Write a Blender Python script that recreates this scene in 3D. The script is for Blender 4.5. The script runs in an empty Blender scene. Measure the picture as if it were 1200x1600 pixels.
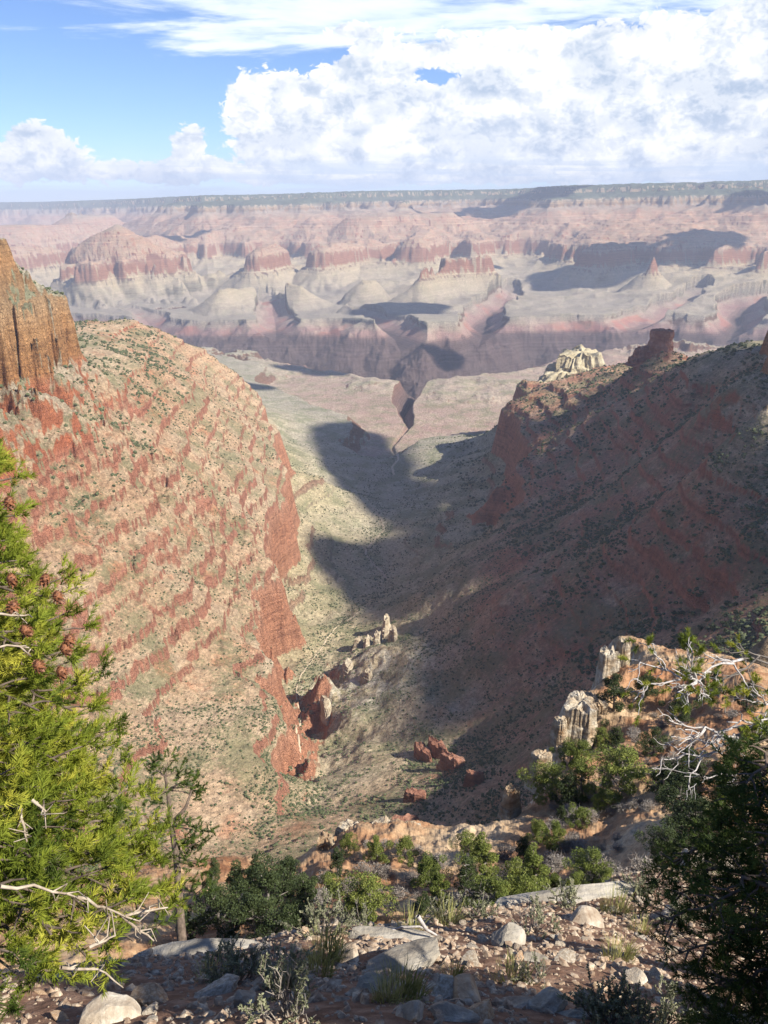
import bpy, math, random, time
import numpy as np
T0 = time.time()
C = bpy.context.scene
F = np.float32
# ------------------------------------------------------------------ camera
PITCH = math.radians(21.2); FPX = 1245.0
cam = bpy.data.cameras.new('camera'); camo = bpy.data.objects.new('camera', cam); C.collection.objects.link(camo)
cam.sensor_fit = 'VERTICAL'; cam.sensor_height = 36.0; cam.lens = 36.0 * FPX / 1600.0
cam.clip_start = 0.05; cam.clip_end = 300000.0
camo.location = (0, 0, 0); camo.rotation_euler = (math.radians(90) - PITCH, 0, 0)
C.camera = camo
# ------------------------------------------------------------------ light
SUN_AZ = math.radians(118.0); SUN_EL = math.radians(41.0)      # azimuth clockwise from +Y
SUN_DIR = np.array([math.sin(SUN_AZ) * math.cos(SUN_EL), math.cos(SUN_AZ) * math.cos(SUN_EL), math.sin(SUN_EL)])
sl = bpy.data.lights.new('sun', 'SUN'); sl.energy = 5.0; sl.angle = math.radians(0.53); sl.color = (1.0, 0.93, 0.82)
so = bpy.data.objects.new('sun', sl); C.collection.objects.link(so)
from mathutils import Vector
so.rotation_euler = Vector(SUN_DIR).to_track_quat('Z', 'Y').to_euler()
C.view_settings.view_transform = 'Standard'; C.view_settings.look = 'None'
C.view_settings.exposure = 0.98; C.view_settings.gamma = 1.0
try: C.view_settings.use_curve_mapping = False
except Exception: pass
C.cycles.volume_bounces = 1; C.cycles.max_bounces = 4; C.cycles.diffuse_bounces = 2
C.cycles.transparent_max_bounces = 8; C.cycles.use_denoising = True

# ------------------------------------------------------------------ node helper
class NT:
    def __init__(s, tree): s.t = tree; s.n = tree.nodes; s.l = tree.links; s.n.clear()
    def new(s, typ, ins=None, **kw):
        nd = s.n.new(typ)
        for k, v in kw.items(): setattr(nd, k, v)
        if ins:
            for k, v in ins.items(): s.put(nd.inputs[k], v)
        return nd
    def put(s, sock, v):
        if hasattr(v, 'is_output') or isinstance(v, bpy.types.NodeSocket): s.l.new(v, sock)
        else: sock.default_value = v
    def m(s, op, a, b=None, c=None, clamp=False):
        nd = s.n.new('ShaderNodeMath'); nd.operation = op; nd.use_clamp = clamp
        s.put(nd.inputs[0], a)
        if b is not None: s.put(nd.inputs[1], b)
        if c is not None: s.put(nd.inputs[2], c)
        return nd.outputs[0]
    def vm(s, op, a, b=None, sc=None):
        nd = s.n.new('ShaderNodeVectorMath'); nd.operation = op
        s.put(nd.inputs[0], a)
        if b is not None: s.put(nd.inputs[1], b)
        if sc is not None: s.put(nd.inputs['Scale'], sc)
        return nd.outputs[0]
    def mix(s, f, a, b, mode='MIX'):
        nd = s.n.new('ShaderNodeMix'); nd.data_type = 'RGBA'; nd.blend_type = mode; nd.clamp_factor = True
        s.put(nd.inputs[0], f); s.put(nd.inputs[6], a); s.put(nd.inputs[7], b)
        return nd.outputs[2]
    def sstep(s, x, lo, hi, a=0.0, b=1.0, typ='SMOOTHSTEP'):
        nd = s.n.new('ShaderNodeMapRange'); nd.interpolation_type = typ; nd.clamp = True
        s.put(nd.inputs[0], x)
        for i, v in zip((1, 2, 3, 4), (lo, hi, a, b)): s.put(nd.inputs[i], v)
        return nd.outputs[0]
    def noise(s, vec, scale, detail=4, rough=0.55, dist=0.0, out='Fac', dim='3D'):
        nd = s.n.new('ShaderNodeTexNoise'); nd.noise_dimensions = dim
        for k, v in {'Vector': vec, 'Scale': scale, 'Detail': detail, 'Roughness': rough, 'Distortion': dist}.items(): s.put(nd.inputs[k], v)
        return nd.outputs[out if out != 'Fac' else 0]
    def ramp(s, x, stops, interp='LINEAR'):
        nd = s.n.new('ShaderNodeValToRGB'); cr = nd.color_ramp; cr.interpolation = interp
        while len(cr.elements) < len(stops): cr.elements.new(0.5)
        for e, (p, c) in zip(cr.elements, stops):
            e.position = p; e.color = (c[0], c[1], c[2], 1)
        s.put(nd.inputs[0], x); return nd.outputs[0]

# ------------------------------------------------------------------ sky
W = bpy.data.worlds.new('World'); C.world = W; W.use_nodes = True
def build_sky():
    N = NT(W.node_tree)
    sky = N.new('ShaderNodeTexSky', sky_type='NISHITA'); sky.sun_disc = False
    sky.sun_elevation = SUN_EL; sky.sun_rotation = SUN_AZ
    sky.altitude = 2100; sky.air_density = 1.0; sky.dust_density = 0.3; sky.ozone_density = 1.5
    skyc = N.vm('MULTIPLY', N.vm('SCALE', sky.outputs[0], sc=0.073), (.72, .87, 1.14))
    d = N.new('ShaderNodeTexCoord').outputs['Generated']
    sep = N.new('ShaderNodeSeparateXYZ', {0: d}); x, y, z = sep.outputs
    az = N.m('DEGREES' if False else 'MULTIPLY', N.m('ARCTAN2', x, y), 57.29578)      # degrees right of north
    el = N.m('MULTIPLY', N.m('ARCSINE', z), 57.29578)
    def comb(a, b, c): return N.new('ShaderNodeCombineXYZ', {0: a, 1: b, 2: c}).outputs[0]
    def gauss(ca, ce, wa, we):
        a = N.m('DIVIDE', N.m('SUBTRACT', az, ca), wa); e = N.m('DIVIDE', N.m('SUBTRACT', el, ce), we)
        return N.m('EXPONENT', N.m('MULTIPLY', N.m('ADD', N.m('MULTIPLY', a, a), N.m('MULTIPLY', e, e)), -1.0))
    # --- cumulus
    p = comb(az, N.m('MULTIPLY', el, 1.5), 0.0)
    def cum(pv):
        wv = N.noise(pv, 0.5, 3, .55, out='Color', dim='2D')
        pw = N.vm('ADD', pv, N.vm('SCALE', N.vm('SUBTRACT', wv, (0.5, 0.5, 0.5)), sc=1.8))
        n1 = N.noise(pv, 0.17, 2, 0.5, dim='2D')
        def vor(sc, smo):
            nd = N.n.new('ShaderNodeTexVoronoi'); nd.voronoi_dimensions = '2D'; nd.feature = 'SMOOTH_F1'
            N.put(nd.inputs['Vector'], pw); nd.inputs['Scale'].default_value = sc; nd.inputs['Smoothness'].default_value = smo
            return nd.outputs[0]
        n2 = N.noise(pw, 2.4, 7, 0.62, dim='2D')
        a = N.m('MULTIPLY', N.m('SUBTRACT', 0.6, vor(.62, .45)), 0.5)
        b = N.m('MULTIPLY', N.m('SUBTRACT', 0.45, vor(1.7, .35)), 0.24)
        c = N.m('MULTIPLY', N.m('SUBTRACT', n2, 0.5), 0.7)
        return N.m('ADD', N.m('ADD', N.m('MULTIPLY', N.m('SUBTRACT', n1, 0.5), 1.0), a), N.m('ADD', b, c))
    f0 = cum(p)
    # bias: where the photograph has its banks
    bank = N.m('MULTIPLY', N.sstep(az, -11.0, -7.0), N.m('MULTIPLY', N.sstep(el, 0.6, 1.7), N.sstep(el, N.sstep(az, -9.0, 4.0, 6.0, 8.6), N.sstep(az, -9.0, 4.0, 8.5, 11.5), 1.0, 0.0)))
    bank = N.m('MULTIPLY', bank, 1.15)
    def addg(acc, k, *g): return N.m('ADD', acc, N.m('MULTIPLY', gauss(*g), k))
    acc = bank
    acc = addg(acc, 1.25, -22.0, 2.1, 3.6, 1.15); acc = addg(acc, 1.05, -21.7, 3.8, 1.7, .8)
    acc = addg(acc, 1.2, -12.6, 3.3, 1.5, 1.4); acc = addg(acc, 1.15, -13.6, 1.8, 4.6, .9); acc = addg(acc, .9, -8.6, 6.0, 1.8, 1.8)
    acc = addg(acc, .85, -2.2, 9.9, 2.0, .5); acc = addg(acc, -.6, 3.3, 7.4, 1.5, .5); acc = addg(acc, .8, 22.0, 9.0, 6.0, 3.0)
    acc = addg(acc, .5, 40.0, 9.0, 12.0, 7.0); acc = addg(acc, .7, -60.0, 6.0, 25.0, 5.0)
    dens = N.m('ADD', N.m('SUBTRACT', acc, 0.62), f0)
    mask = N.sstep(dens, 0.0, 0.16)
    p2 = N.vm('ADD', p, (0.75, 1.15, 0.0))
    f1 = cum(p2)
    lit = N.sstep(N.m('SUBTRACT', f1, f0), -0.25, 0.42, 1.0, 0.0)
    big = N.sstep(N.noise(N.vm('ADD', p, (17.0, 3.0, 0.0)), 0.28, 4, 0.55, dim='2D'), 0.36, 0.62)
    lit = N.m('ADD', N.m('MULTIPLY', lit, 0.45), N.m('MULTIPLY', big, 0.40))
    lit = N.m('ADD', lit, N.m('MULTIPLY', N.sstep(dens, .05, .9), -.22)); lit = N.m('ADD', lit, .40, clamp=True)
    lit = N.m('MULTIPLY', lit, N.sstep(N.m('ADD', el, N.m('MULTIPLY', f0, 1.6)), 0.7, 2.5, 0.35, 1.0))
    cc = N.ramp(lit, [(0.0, (0.19, 0.255, 0.36)), (0.35, (0.30, 0.355, 0.44)), (0.65, (0.44, 0.47, 0.51)), (1.0, (0.60, 0.60, 0.595))])
    # --- thin layer overhead, seen in perspective
    zz = N.m('ADD', N.m('MAXIMUM', z, 0.0), 0.05)
    q = comb(N.m('DIVIDE', x, zz), N.m('DIVIDE', y, zz), 0.0)
    h1 = N.noise(N.vm('MULTIPLY', q, (0.55, 1.0, 1.0)), 1.1, 8, 0.62, 0.4, dim='2D')
    h2 = N.noise(N.vm('MULTIPLY', q, (0.6, 1.0, 1.0)), 4.2, 5, 0.6, 0.2, dim='2D')
    hb = N.m('ADD', h1, N.m('MULTIPLY', N.m('SUBTRACT', h2, 0.5), 0.30))
    lim = N.m('ADD', N.m('MULTIPLY', az, -0.03), 8.7)
    hz = N.m('MULTIPLY', N.sstep(el, N.m('SUBTRACT', lim, 2.2), N.m('ADD', lim, 1.0)), N.sstep(el, 12.5, 18.0, 1.0, 0.5))
    hz = N.m('MULTIPLY', hz, N.sstep(az, -26.0, -9.0, 0.74, 1.0))
    hb = N.m('ADD', hb, N.m('MULTIPLY', N.m('SUBTRACT', hz, 1.0), 0.42))
    hb = N.m('ADD', hb, N.m('MULTIPLY', gauss(-18.4, 7.0, 3.4, 0.33), 0.36))
    hb = N.m('ADD', hb, N.m('MULTIPLY', N.m('MULTIPLY', N.sstep(az, -5.0, 8.0), N.sstep(el, 7.5, 9.5)), N.m('MULTIPLY', N.sstep(el, 12.0, 10.5, 0.0, 1.0), 0.10)))
    hm = N.m('MULTIPLY', N.sstep(hb, 0.36, 0.60), 0.92)
    hc = N.ramp(N.sstep(N.m('ADD', h2, N.m('MULTIPLY', h1, 0.5)), 0.5, 0.95), [(0.0, (0.38, 0.47, 0.59)), (1.0, (0.56, 0.60, 0.65))])
    # --- low flat grey layers near the horizon
    s1 = N.noise(comb(N.m('MULTIPLY', az, 0.10), N.m('MULTIPLY', el, 2.2), 0.0), 1.0, 5, 0.6, dim='2D')
    sm = N.m('MULTIPLY', N.sstep(s1, 0.42, 0.60), N.m('MULTIPLY', N.sstep(el, 0.0, 0.9), N.sstep(el, 3.3, 1.9, 0.0, 1.0)))
    sm = N.m('MULTIPLY', sm, N.sstep(az, -24.0, 2.0, 0.30, 0.95))
    col = N.mix(hm, skyc, hc)
    col = N.mix(mask, col, cc)
    col = N.mix(N.m('MULTIPLY', sm, 0.8), col, (0.31, 0.385, 0.49, 1))
    # below the horizon: pale air
    bg = N.new('ShaderNodeBackground', {'Color': col, 'Strength': 1.0})
    out = N.new('ShaderNodeOutputWorld'); N.l.new(bg.outputs[0], out.inputs[0])
build_sky()
W.cycles.sampling_method = 'MANUAL'; W.cycles.sample_map_resolution = 256

# ------------------------------------------------------------------ helpers: points, tags, meshes
cp, sp = math.cos(PITCH), math.sin(PITCH)
def ray(u, v):
    a = (u - 600.0) / FPX; b = (800.0 - v) / FPX
    return np.array([a, cp + b * sp, -sp + b * cp])
def P(u, v, z=None, r=None, s=None):
    """a point of the place on the sight line (u,v): at height z, at plan distance r or at distance s"""
    d = ray(u, v)
    if z is not None: return d * (z / d[2])
    if r is not None: return d * (r / math.hypot(d[0], d[1]))
    return d * (s / np.linalg.norm(d))
def sm(x, a, b):
    t = np.clip((x - a) / (b - a), 0, 1); return t * t * (3 - 2 * t)
def hsh(ix, iy, seed):
    h = (ix.astype(np.int64) * 374761393 + iy.astype(np.int64) * 668265263 + seed * 974711) & 0xFFFFFFFF
    h = ((h ^ (h >> 13)) * 1274126177) & 0xFFFFFFFF
    return ((h ^ (h >> 16)) & 0xFFFF).astype(F) / F(65535.0)
def vn(x, y, seed):
    """gradient noise, about -1..1"""
    fx = np.floor(x); fy = np.floor(y); ix = fx.astype(np.int64); iy = fy.astype(np.int64)
    dx = (x - fx).astype(F); dy = (y - fy).astype(F)
    ux = dx * dx * dx * (dx * (dx * 6 - 15) + 10); uy = dy * dy * dy * (dy * (dy * 6 - 15) + 10)
    def g(i, j):
        a = hsh(ix + i, iy + j, seed) * F(6.2831853); return np.cos(a) * (dx - i) + np.sin(a) * (dy - j)
    a = g(0, 0); b = g(1, 0); c = g(0, 1); d = g(1, 1)
    a = a + (b - a) * ux; c = c + (d - c) * ux
    return (a + (c - a) * uy) * F(1.5)
def fbm(x, y, wl, octs, seed, gain=0.5, ridged=False):
    s = 0; am = 1.0; tot = 0.0; f = 1.0 / wl
    for o in range(octs):
        n = vn(x * f + (seed * 3.17 + o * 13.71) % 97, y * f + (seed * 5.31 + o * 7.93) % 89, seed + o * 17)
        if ridged: n = 1 - 2 * np.abs(n)
        s = s + n * F(am); tot += am; am *= gain; f *= 2.03
    return s / F(tot)
def tag(o, label=None, cat=None, group=None, kind=None):
    if label: o['label'] = label
    if cat: o['category'] = cat
    if group: o['group'] = group
    if kind: o['kind'] = kind
    return o
def mesh_np(name, V, Fc, mat=None, parent=None, smooth=True, attrs=None):
    """V (n,3); Fc (m,3) or (m,4) numpy faces"""
    V = np.asarray(V, F); Fc = np.asarray(Fc, np.int32)
    me = bpy.data.meshes.new(name); k = Fc.shape[1]
    me.vertices.add(len(V)); me.vertices.foreach_set('co', V.ravel())
    me.loops.add(Fc.size); me.loops.foreach_set('vertex_index', Fc.ravel())
    me.polygons.add(len(Fc)); me.polygons.foreach_set('loop_start', np.arange(0, Fc.size, k, dtype=np.int32))
    me.polygons.foreach_set('loop_total', np.full(len(Fc), k, np.int32))
    me.polygons.foreach_set('use_smooth', np.full(len(Fc), smooth, bool))
    me.update(calc_edges=True)
    for nm, arr in (attrs or {}).items():
        at = me.attributes.new(nm, 'FLOAT', 'POINT'); at.data.foreach_set('value', np.asarray(arr, F))
    if mat: me.materials.append(mat)
    o = bpy.data.objects.new(name, me); C.collection.objects.link(o)
    if parent: o.parent = parent
    return o

# ------------------------------------------------------------------ strata: height below the rim <-> smooth "raw" coordinate
rs = np.random.RandomState(5)
LAY = [(60, -5, .8)]
def lay(bot, f): LAY.append((LAY[-1][1], bot, f))
lay(-14, 3); lay(-24, .8); lay(-48, 3.5); lay(-56, .8); lay(-90, 4); lay(-120, .8); lay(-128, 3); lay(-160, .75); lay(-270, 6); lay(-350, .7)
zc = -350
while zc > -640:
    a = rs.uniform(6, 17); b = rs.uniform(12, 30)
    zc = max(zc - a, -650); lay(zc, 4.5)
    if zc <= -640: break
    zc = max(zc - b, -650); lay(zc, .72)
lay(-655, .8); lay(-800, 7); lay(-815, .8); lay(-832, 3); lay(-850, .8); lay(-856, 3); lay(-935, .62); lay(-955, .4); lay(-1008, 5.5); lay(-1030, .8); lay(-1500, 1.25)
Zt = [LAY[0][0]]; Rt = [0.0]
for a, b, f in LAY: Zt.append(b); Rt.append(Rt[-1] - (a - b) / f)
Zt = np.array(Zt, float); Rt = np.array(Rt)
k1 = (0 - 1500.0) / (np.interp(-1500, Zt[::-1], Rt[::-1]) - np.interp(0, Zt[::-1], Rt[::-1])) * -1
Rt = Rt * abs(k1); Rt -= np.interp(0, Zt[::-1], Rt[::-1])
def TZ(raw): return np.interp(raw, Rt[::-1], Zt[::-1])
_g = np.linspace(Rt[-1], Rt[0], 6000); _zz = np.interp(_g, Rt[::-1], Zt[::-1]); _bed = np.clip((np.gradient(_zz, _g) / np.median(np.gradient(_zz, _g)) - 1.3) / 1.5, 0, 1)
_w = int(34 / (_g[1] - _g[0])); _w = _w | 1
_zs = np.convolve(np.pad(_zz, _w // 2, mode='edge'), np.ones(_w) / _w, 'valid')
def TS(raw): return np.interp(raw, _g, _zs)
def TR(z): return np.interp(z, Zt[::-1], Rt[::-1])
def rim_z(az):   # top of the far plateau by azimuth (radians)
    return np.interp(np.degrees(az), [-30, -22, -14, -7, 0, 8, 16, 24, 45], [-60, 0, 110, 150, 200, 235, 290, 340, 350])
def dip(x, y):
    az = np.arctan2(x, y); r = np.hypot(x, y)
    return rim_z(az) * np.clip((r - 2200) / 13000.0, 0, 1)

# ------------------------------------------------------------------ control points of the near canyon
CP = []   # (az, ln r, height)
def cpt(u, v, z=None, r=None, s=None):
    p = P(u, v, z, r, s); CP.append((math.atan2(p[0], p[1]), math.log(math.hypot(p[0], p[1])), p[2]))
def cxy(azd, r, z): CP.append((math.radians(azd), math.log(r), z))
# left promontory (Kaibab + Coconino cliff)
for u, v, r in [(-150, 395, 1420), (-60, 392, 1450), (0, 402, 1500), (25, 418, 1540), (50, 440, 1580), (68, 462, 1610), (-60, 500, 1290), (0, 500, 1390), (52, 500, 1510)]: cpt(u, v, r=r)
for u, v, r in [(-150, 620, 1120), (-60, 610, 1180), (-20, 594, 1250), (30, 572, 1330), (76, 540, 1480), (92, 480, 1640)]: cpt(u, v, r=r)
for a, r, z in [(-30, 1700, -90), (-27, 1700, -150), (-25.3, 1750, -270), (-35, 1500, -90), (-40, 1000, -330), (-45, 600, -330), (-40, 1500, -80), (-27, 2100, -330), (-31, 2100, -250), (-45, 2500, -200), (-45, 1500, 0)]: cxy(a, r, z)
# left slope
for u, v, z in [(0, 700, -350), (70, 640, -325), (200, 570, -340), (160, 520, -300), (200, 650, -385), (100, 760, -395), (0, 850, -415), (-120, 900, -410),
                (215, 502, -350), (280, 535, -420), (330, 556, -480), (385, 650, -620), (300, 620, -430), (300, 750, -480), (350, 700, -515), (400, 720, -600),
                (100, 920, -475), (200, 850, -475), (200, 1000, -550), (300, 900, -550), (0, 1050, -530), (-120, 1100, -500), (100, 1100, -585), (200, 1150, -608), (300, 1050, -622), (370, 900, -624), (370, 1050, -638),
                (350, 820, -568), (200, 1250, -618), (300, 1250, -634), (380, 1200, -644), (330, 1330, -625), (100, 1250, -590), (0, 1250, -560), (-100, 1300, -520)]: cpt(u, v, z)
# redwall rim of the left side and its foot
for u, v in [(450, 745), (436, 800), (425, 850), (398, 905), (396, 960), (400, 1040), (412, 1085), (424, 1150), (420, 1225)]: cpt(u, v, -648)
for u, v in [(505, 745), (478, 800), (466, 850), (446, 905), (438, 960), (432, 1040), (432, 1095)]: cpt(u, v, -812)
for u, v, z in [(437, 1150, -760), (432, 1220, -720)]: cpt(u, v, z)
# behind the left redwall end: base of wall, tonto
for u, v, z in [(420, 680, -800), (400, 650, -840), (350, 590, -900), (300, 545, -930), (250, 510, -930), (200, 480, -900), (120, 465, -800), (400, 600, -950), (350, 560, -955), (450, 620, -955), (470, 690, -930), (500, 640, -955),
                (560, 600, -955), (430, 570, -955), (620, 560, -955), (560, 670, -950), (500, 560, -952), (720, 620, -955), (780, 600, -952), (860, 580, -950), (700, 680, -940), (700, 585, -958), (820, 570, -955), (760, 680, -925), (330, 530, -955)]: cpt(u, v, z)
for u, v, z in [(480, 700, -915), (500, 800, -860), (520, 870, -850), (520, 720, -930), (480, 940, -825), (500, 760, -890)]: cpt(u, v, z)
# creek
CREEK = [(440, 1245, -718), (455, 1190, -745), (466, 1140, -770), (462, 1100, -785), (480, 1050, -805), (520, 985, -830), (560, 955, -842), (604, 915, -862), (588, 885, -872), (578, 862, -880), (600, 830, -892), (596, 800, -905), (572, 775, -918), (590, 745, -940), (620, 715, -965)]
for q in CREEK: cpt(*q)
# right of the creek
for u, v, z in [(650, 760, -915), (640, 850, -850), (700, 800, -830), (700, 740, -890), (750, 700, -880), (650, 930, -790), (700, 900, -725), (640, 1000, -740), (590, 1010, -740), (560, 1040, -745), (700, 1000, -700),
                (540, 1110, -720), (600, 1100, -715), (500, 1150, -750), (560, 1170, -705), (650, 1120, -690), (500, 1220, -690), (560, 1230, -660), (470, 1270, -665), (420, 1290, -635), (500, 1300, -620), (600, 1250, -635), (650, 1190, -665), (560, 1320, -590), (400, 1400, -560), (200, 1400, -520), (0, 1450, -450),
                (720, 1120, -665), (700, 1220, -620), (760, 1150, -640), (800, 1080, -630), (740, 1290, -560), (800, 1200, -570), (850, 1100, -590),
                (800, 930, -600), (800, 850, -620), (800, 780, -690), (780, 720, -800), (860, 900, -570), (900, 960, -545), (900, 1040, -565), (930, 980, -545), (1000, 1000, -500), (950, 1060, -525), (1000, 900, -490), (900, 820, -560), (950, 760, -540),
                (1000, 800, -460), (1100, 820, -400), (1200, 820, -360), (900, 720, -600), (1000, 700, -500), (1100, 720, -410), (1200, 700, -330), (1000, 620, -450), (930, 640, -540), (880, 650, -600),
                (1100, 950, -460), (1200, 900, -390), (1200, 960, -385), (1200, 1040, -330), (1100, 1040, -410), (1300, 900, -410), (1300, 1050, -350), (1300, 760, -400), (1400, 700, -310)]: cpt(u, v, z)
# right ridge skyline
for u, v, z in [(805, 605, -648), (790, 640, -655), (870, 603, -640), (935, 582, -560), (985, 562, -500), (1060, 560, -400), (1100, 552, -330), (1150, 536, -285), (1200, 526, -240), (1300, 500, -170)]: cpt(u, v, z)
cpt(1030, 550, r=2330); cpt(1000, 566, r=2330); cpt(776, 690, -850); cpt(788, 655, -800)
cpt(1085, 600, -350); cpt(1150, 610, -300); cpt(1090, 640, -400); cpt(1200, 640, -270)
# behind the right ridge
for u, r, z in [(830, 3500, -930), (900, 3300, -900), (980, 3300, -880), (1060, 2900, -800), (1120, 2700, -760), (1200, 2500, -700), (1300, 2300, -600), (880, 4200, -950), (1000, 4400, -950), (1150, 4200, -950), (1300, 3800, -940), (1300, 5200, -950), (1100, 5400, -955), (900, 5200, -955)]:
    p = P(u, 600, r=r); cxy(math.degrees(math.atan2(p[0], p[1])), r, z)
for a, r, z in [(37, 700, -380), (37, 1100, -330), (37, 1500, -170), (45, 1500, -110), (47, 800, -330), (50, 400, -220), (55, 600, -260), (36, 2200, -500), (45, 2500, -600), (34, 3500, -940), (45, 4000, -940), (45, 5500, -950), (-45, 5500, -900), (-34, 5000, -900), (-34, 3500, -700), (-27, 3500, -840), (-27, 5000, -940),
                (-20, 6500, -955), (0, 6500, -955), (20, 6500, -955), (-34, 400, -430), (-25, 430, -500), (-10, 400, -470), (0, 400, -480), (10, 380, -450), (15, 400, -480), (20, 380, -470), (25, 450, -450), (30, 360, -330), (38, 300, -230), (-45, 300, -200), (50, 150, -85), (-25, 250, -300), (-10, 220, -300), (0, 220, -300), (10, 230, -310), (20, 240, -260), (30, 210, -180), (10.5, 100, -125), (11, 120, -145), (12, 140, -165), (14, 170, -190), (8.5, 85, -108), (18, 190, -200), (21, 165, -175), (24, 185, -165), (-34, 200, -170)]: cxy(a, r, z)
# near spurs (heights follow from distances)
NEAR = [(950, 1012, 150), (1000, 1040, 140), (930, 1080, 132), (985, 1120, 122), (875, 1110, 122), (860, 1190, 105), (845, 1235, 98), (830, 1290, 88), (815, 1340, 76), (810, 1400, 64),
        (900, 1200, 100), (960, 1200, 100), (1030, 1200, 100), (1060, 1120, 118), (950, 1280, 84), (900, 1340, 74), (1000, 1350, 66), (1050, 1290, 76), (960, 1400, 52), (880, 1420, 50), (1100, 1260, 70), (1180, 1200, 88), (1150, 1120, 110), (1200, 1080, 120), (1200, 1300, 60), (1100, 1350, 56),
        (515, 1318, 86), (560, 1297, 88), (620, 1293, 88), (655, 1305, 88), (520, 1370, 76), (580, 1360, 78), (640, 1360, 77), (560, 1430, 62), (640, 1430, 60), (700, 1400, 66), (760, 1400, 64), (700, 1440, 56),
        (400, 1340, 150), (440, 1400, 105), (350, 1400, 120), (300, 1440, 90), (420, 1460, 70), (200, 1400, 110), (100, 1450, 80), (0, 1450, 80)]
for u, v, s in NEAR: cpt(u, v, s=s)
# drop behind the spur tops
for u, r, z in [(560, 120, -135), (620, 120, -130), (680, 115, -120), (740, 110, -120), (500, 110, -125), (790, 125, -130), (820, 150, -140), (900, 190, -150), (960, 200, -150), (1050, 190, -120), (1150, 200, -100), (430, 90, -95)]:
    p = P(u, 1300, r=r); cxy(math.degrees(math.atan2(p[0], p[1])), r, z)
# rim slope underfoot
for a in (-45, -30, -15, 0, 15, 30, 45):
    cxy(a, 1.2, -1.95); cxy(a, 2.0, -2.72)
for u, v, s in [(100, 1520, 5.4), (230, 1505, 5.6), (350, 1482, 6.1), (450, 1468, 6.3), (540, 1452, 6.6), (640, 1448, 6.8), (760, 1425, 7.8), (850, 1405, 9.2), (950, 1378, 11), (1050, 1352, 13), (1150, 1330, 14), (1250, 1320, 14), (-50, 1530, 5.2),
                (850, 1500, 5.9), (1000, 1450, 7.8), (1100, 1440, 8.0), (1000, 1550, 4.9), (600, 1520, 5.0), (300, 1540, 4.8)]: cpt(u, v, s=s)
for a, r, z in [(-20, 9, -13), (-10, 9, -13), (0, 9, -13), (8, 13, -17), (-30, 9, -12), (-45, 9, -10), (15, 20, -22), (25, 24, -27), (35, 24, -24), (45, 22, -20), (42, 60, -52), (50, 100, -75), (-20, 25, -38), (0, 25, -34), (10, 28, -32), (-35, 25, -32)]: cxy(a, r, z)
CP = np.array(CP)
_A = CP[:, 0]; _L = CP[:, 1]; _r = np.exp(_L)
def rbf_fit(vals):
    d = np.sqrt((_A[:, None] - _A) ** 2 + (_L[:, None] - _L) ** 2 + 1e-4)
    n = len(_A); M = np.zeros((n + 3, n + 3)); M[:n, :n] = d - 0.0 + np.eye(n) * -2e-3
    M[:n, n] = 1; M[:n, n + 1] = _A; M[:n, n + 2] = _L; M[n, :n] = 1; M[n + 1, :n] = _A; M[n + 2, :n] = _L
    return np.linalg.solve(M, np.concatenate([vals, [0, 0, 0]]))
_dip = dip(_r * np.sin(_A), _r * np.cos(_A))
Wz = rbf_fit(CP[:, 2] / _r)
Wr = rbf_fit(TR(CP[:, 2] - _dip) / _r)
GA = np.linspace(math.radians(-62), math.radians(62), 420); GL = np.linspace(math.log(0.8), math.log(9000), 900)
def rbf_grid(Wt):
    out = np.zeros((len(GL), len(GA)))
    for i, l in enumerate(GL):
        d = np.sqrt((GA[:, None] - _A) ** 2 + (l - _L) ** 2 + 1e-4)
        out[i] = d @ Wt[:-3] + Wt[-3] + Wt[-2] * GA + Wt[-1] * l
    return out
Gz = rbf_grid(Wz); Gr = rbf_grid(Wr)
def samp(G, a, l):
    fa = np.clip((a - GA[0]) / (GA[1] - GA[0]), 0, len(GA) - 1.001); fl_ = np.clip((l - GL[0]) / (GL[1] - GL[0]), 0, len(GL) - 1.001)
    i = fl_.astype(int); j = fa.astype(int); di = fl_ - i; dj = fa - j
    return (G[i, j] * (1 - di) * (1 - dj) + G[i + 1, j] * di * (1 - dj) + G[i, j + 1] * (1 - di) * dj + G[i + 1, j + 1] * di * dj)

def pl_dist(x, y, pts):
    """distance to a polyline and the parameter 0..1 along it"""
    best = np.full(x.shape, 1e12); par = np.zeros(x.shape); n = len(pts) - 1
    for k in range(n):
        ax, ay = pts[k]; bx, by = pts[k + 1]; vx, vy = bx - ax, by - ay; L2 = vx * vx + vy * vy + 1e-9
        t = np.clip(((x - ax) * vx + (y - ay) * vy) / L2, 0, 1)
        d = (x - ax - t * vx) ** 2 + (y - ay - t * vy) ** 2
        m = d < best; best = np.where(m, d, best); par = np.where(m, (k + t) / n, par)
    return np.sqrt(best), par
def pxy(u, r):
    p = P(u, 500, r=r); return (p[0], p[1])
GORGE = [pxy(-500, 11500), pxy(-200, 9500), pxy(0, 8500), pxy(150, 7500), pxy(290, 6600), pxy(420, 6350), pxy(540, 5900), pxy(650, 5300), pxy(740, 5650), pxy(860, 6300), pxy(1000, 6500), pxy(1250, 6600), pxy(1700, 6500)]
SIDE = [tuple(P(620, 715, -965)[:2]), tuple(P(612, 690, -975)[:2]), tuple(P(640, 660, -985)[:2]), tuple(P(628, 630, -990)[:2]), tuple(P(650, 600, -1000)[:2]), pxy(658, 5300)]
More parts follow.
